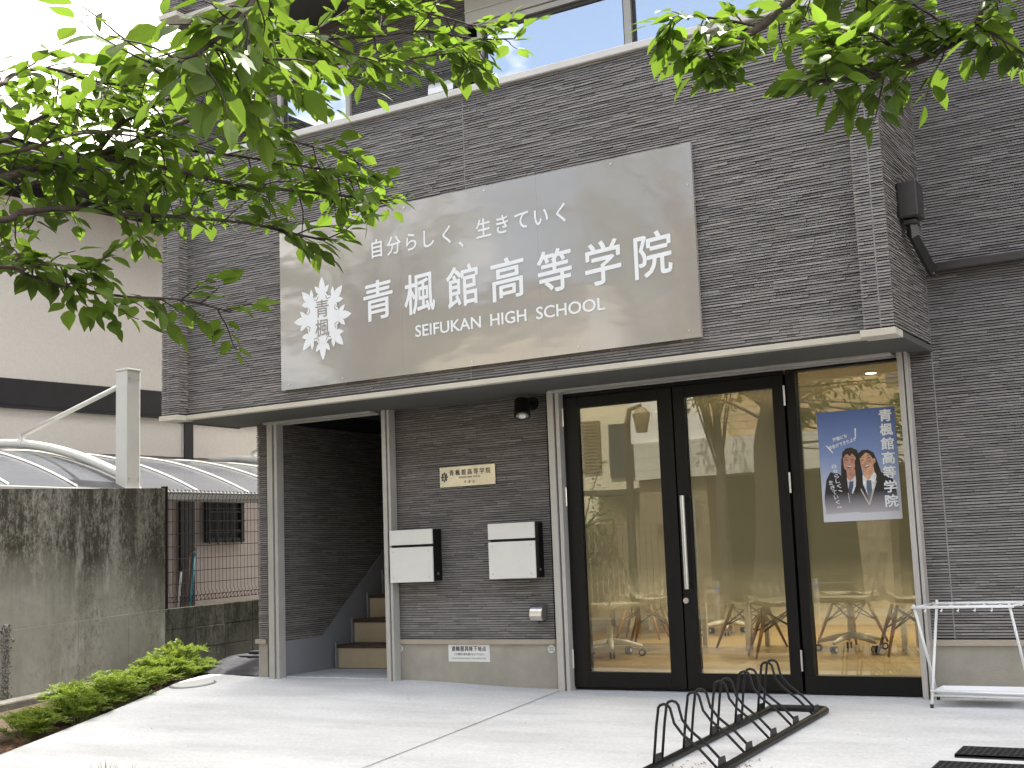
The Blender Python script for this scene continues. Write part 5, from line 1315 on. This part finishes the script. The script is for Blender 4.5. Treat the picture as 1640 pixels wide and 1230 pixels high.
rel(boxo('garage_back', mat('garage_dark', (.08, .075, .07), .9), None, -7.89, 3.5, -20, -19.5, -.3, 3.199), OP); rel(MB().box(-7.95, -7.891, -19.5, -16.51, -.3, 2.449).box(-7.89, 3.5, -19.49, -16.61, 2.45, 2.5).build('garage_lining', MATS['garage_dark']), OP)
for x in (-4.9, -1.6, 1.6): rel(boxo('brick_pier', BRK, None, x, x + .6, -16.5, -15.95, -.3, 2.449), OP)
m = MB()
for x in (-6.9, -4.2, -1.2, 1.4): m.box(x, x + 1.3, -16.06, -16.0, 4.0, 5.3)
wo_ = rel(m.build('window', mat('house_window', (.05, .06, .08), .1), ), OP)
CH = thing('shuttered_house', 'cream house with louvred shutters across the street', 'house', (-11.5, -17, 0))
rel(boxo('wall', mat('yellow_cream_stucco', (.68, .62, .46), .85), None, -15.5, -9.62, -23, -17, -.3, 6.4), CH)
m = MB()
for i in range(16): m.box(-11.2, -10.75, -16.98, -16.95, 2.75 + i * .075, 2.79 + i * .075)
rel(m.build('shutter', mat('louvre_wood', (.22, .16, .10), .7)), CH); rel(boxo('window', MATS['house_window'], None, -10.55, -9.95, -16.99, -16.95, 2.6, 3.8), CH)
rel(boxo('awning', MATS['dark_tiles'], None, -10.9, -9.3, -17, -16.2, 2.2, 2.3), CH)
rel(boxo('roof', MATS['dark_tiles'], None, -16, -9.55, -23.5, -16.6, 6.4, 6.7), CH)
OF = thing('timber_fence', 'brown slatted fence across the street', 'fence', (-9.2, -14, 0))
m = MB()
for i in range(28): m.box(-11.5 + i * .125, -11.5 + i * .125 + .11, -14.02, -14, -.24, 1.55)
rel(m.build('slats', BRK), OF)
LP = thing('street_lantern', 'dark lantern lamp on a post across the street', 'street lamp', (-6.85, -10.2, -.3))
rel(MB().tube([(-6.85, -10.2, -.36), (-6.85, -10.2, 3.0), (-6.8, -10.2, 3.25), (-6.6, -10.2, 3.3)], [.075, .055, .04, .03], 10).build('post', BARK), LP)
rel(MB().tube([(-6.6, -10.2, 2.85), (-6.6, -10.2, 3.17), (-6.6, -10.2, 3.27)], [.08, .14, .04], 6).build('lantern', mat('lantern_glass', (.25, .2, .12), .3)), LP)
for i, (x, y) in enumerate(((-5.4, -10.0), (-4.6, -10.0), (-3.9, -10.0))):
    bt = thing('steel_bollard', ['steel bollard nearest the lantern post', 'middle steel bollard of the three across the street', 'steel bollard farthest from the lantern post'][i], 'bollard', (x, y, -.36), 0, 'steel bollards')
    MB().tube([(0, 0, 0), (0, 0, .85)], .045, 14).build('post', STEEL, bt); MB().tube([(0, 0, .72), (0, 0, .76)], .047, 14).build('band', mat('blue_band', (.05, .08, .5), .4), bt)
# street trees across the road
for k, (x, y, s_, lab) in enumerate(((-9.6, -13.4, .8, 'small leafy tree before the cream house'), (-6.3, -12.6, 2.0, 'tall leafy tree across the road by the pale stone band'), (-12.5, -12.8, 1.9, 'tall leafy tree across the road at the far left'), (-1.5, -12.9, 1.2, 'leafy tree across the road before the garage'), (3.2, -13.2, 1.1, 'leafy tree across the road at the far end'))):
    t = thing('street_tree', lab, 'tree', (x, y, -.3), 0, 'trees across the road'); lf, tw, br = MB(), MB(), MB(); rnd = random.Random(60 + k)
    MB().tube([(0, 0, 0), (.05, 0, 1.4 * s_), (0, .05, 3.4 * s_)], [.07 * s_ + .04, .08, .05], 8).build('trunk', BARK, t)
    zo = 1.6 if s_ > 1.5 else 0  # tall unseen crowns raised to break up the reflection in the sign
    for i in range(30 if s_ > 1.5 else 22):
        a = rnd.uniform(0, 6.28); e = Vector((math.cos(a) * rnd.uniform(.3, 1.2), math.sin(a) * rnd.uniform(.3, 1.2), rnd.uniform(1.3 + zo, 4.0))) * s_; s = Vector((0, 0, (1.2 + rnd.random() * 1.2) * s_))
        P = spline([s, s.lerp(e, .5) + Vector((0, 0, .1)), e], 2); shoots(lf, tw, P, [.02 - .015 * q / (len(P) - 1) for q in range(len(P))], rnd, 9, .10, .25, br, .3)
    br.build('branch', BARK, t); lf.build('crown', LEAF, t, tint=True)
# overhead cables
CBW = thing('overhead_cables', 'thin black overhead cables along the street', 'cable', (0, -11, 8))
m = MB()
for dz_, dy in ((0, 0), (.35, .2), (.9, -.1)):
    m.tube([(x, -11 + dy, 8.3 + dz_ + .0015 * (x + 2) ** 2) for x in range(-24, 25, 4)], .012, 5)
rel(m.build('cable', WIRE), CBW)
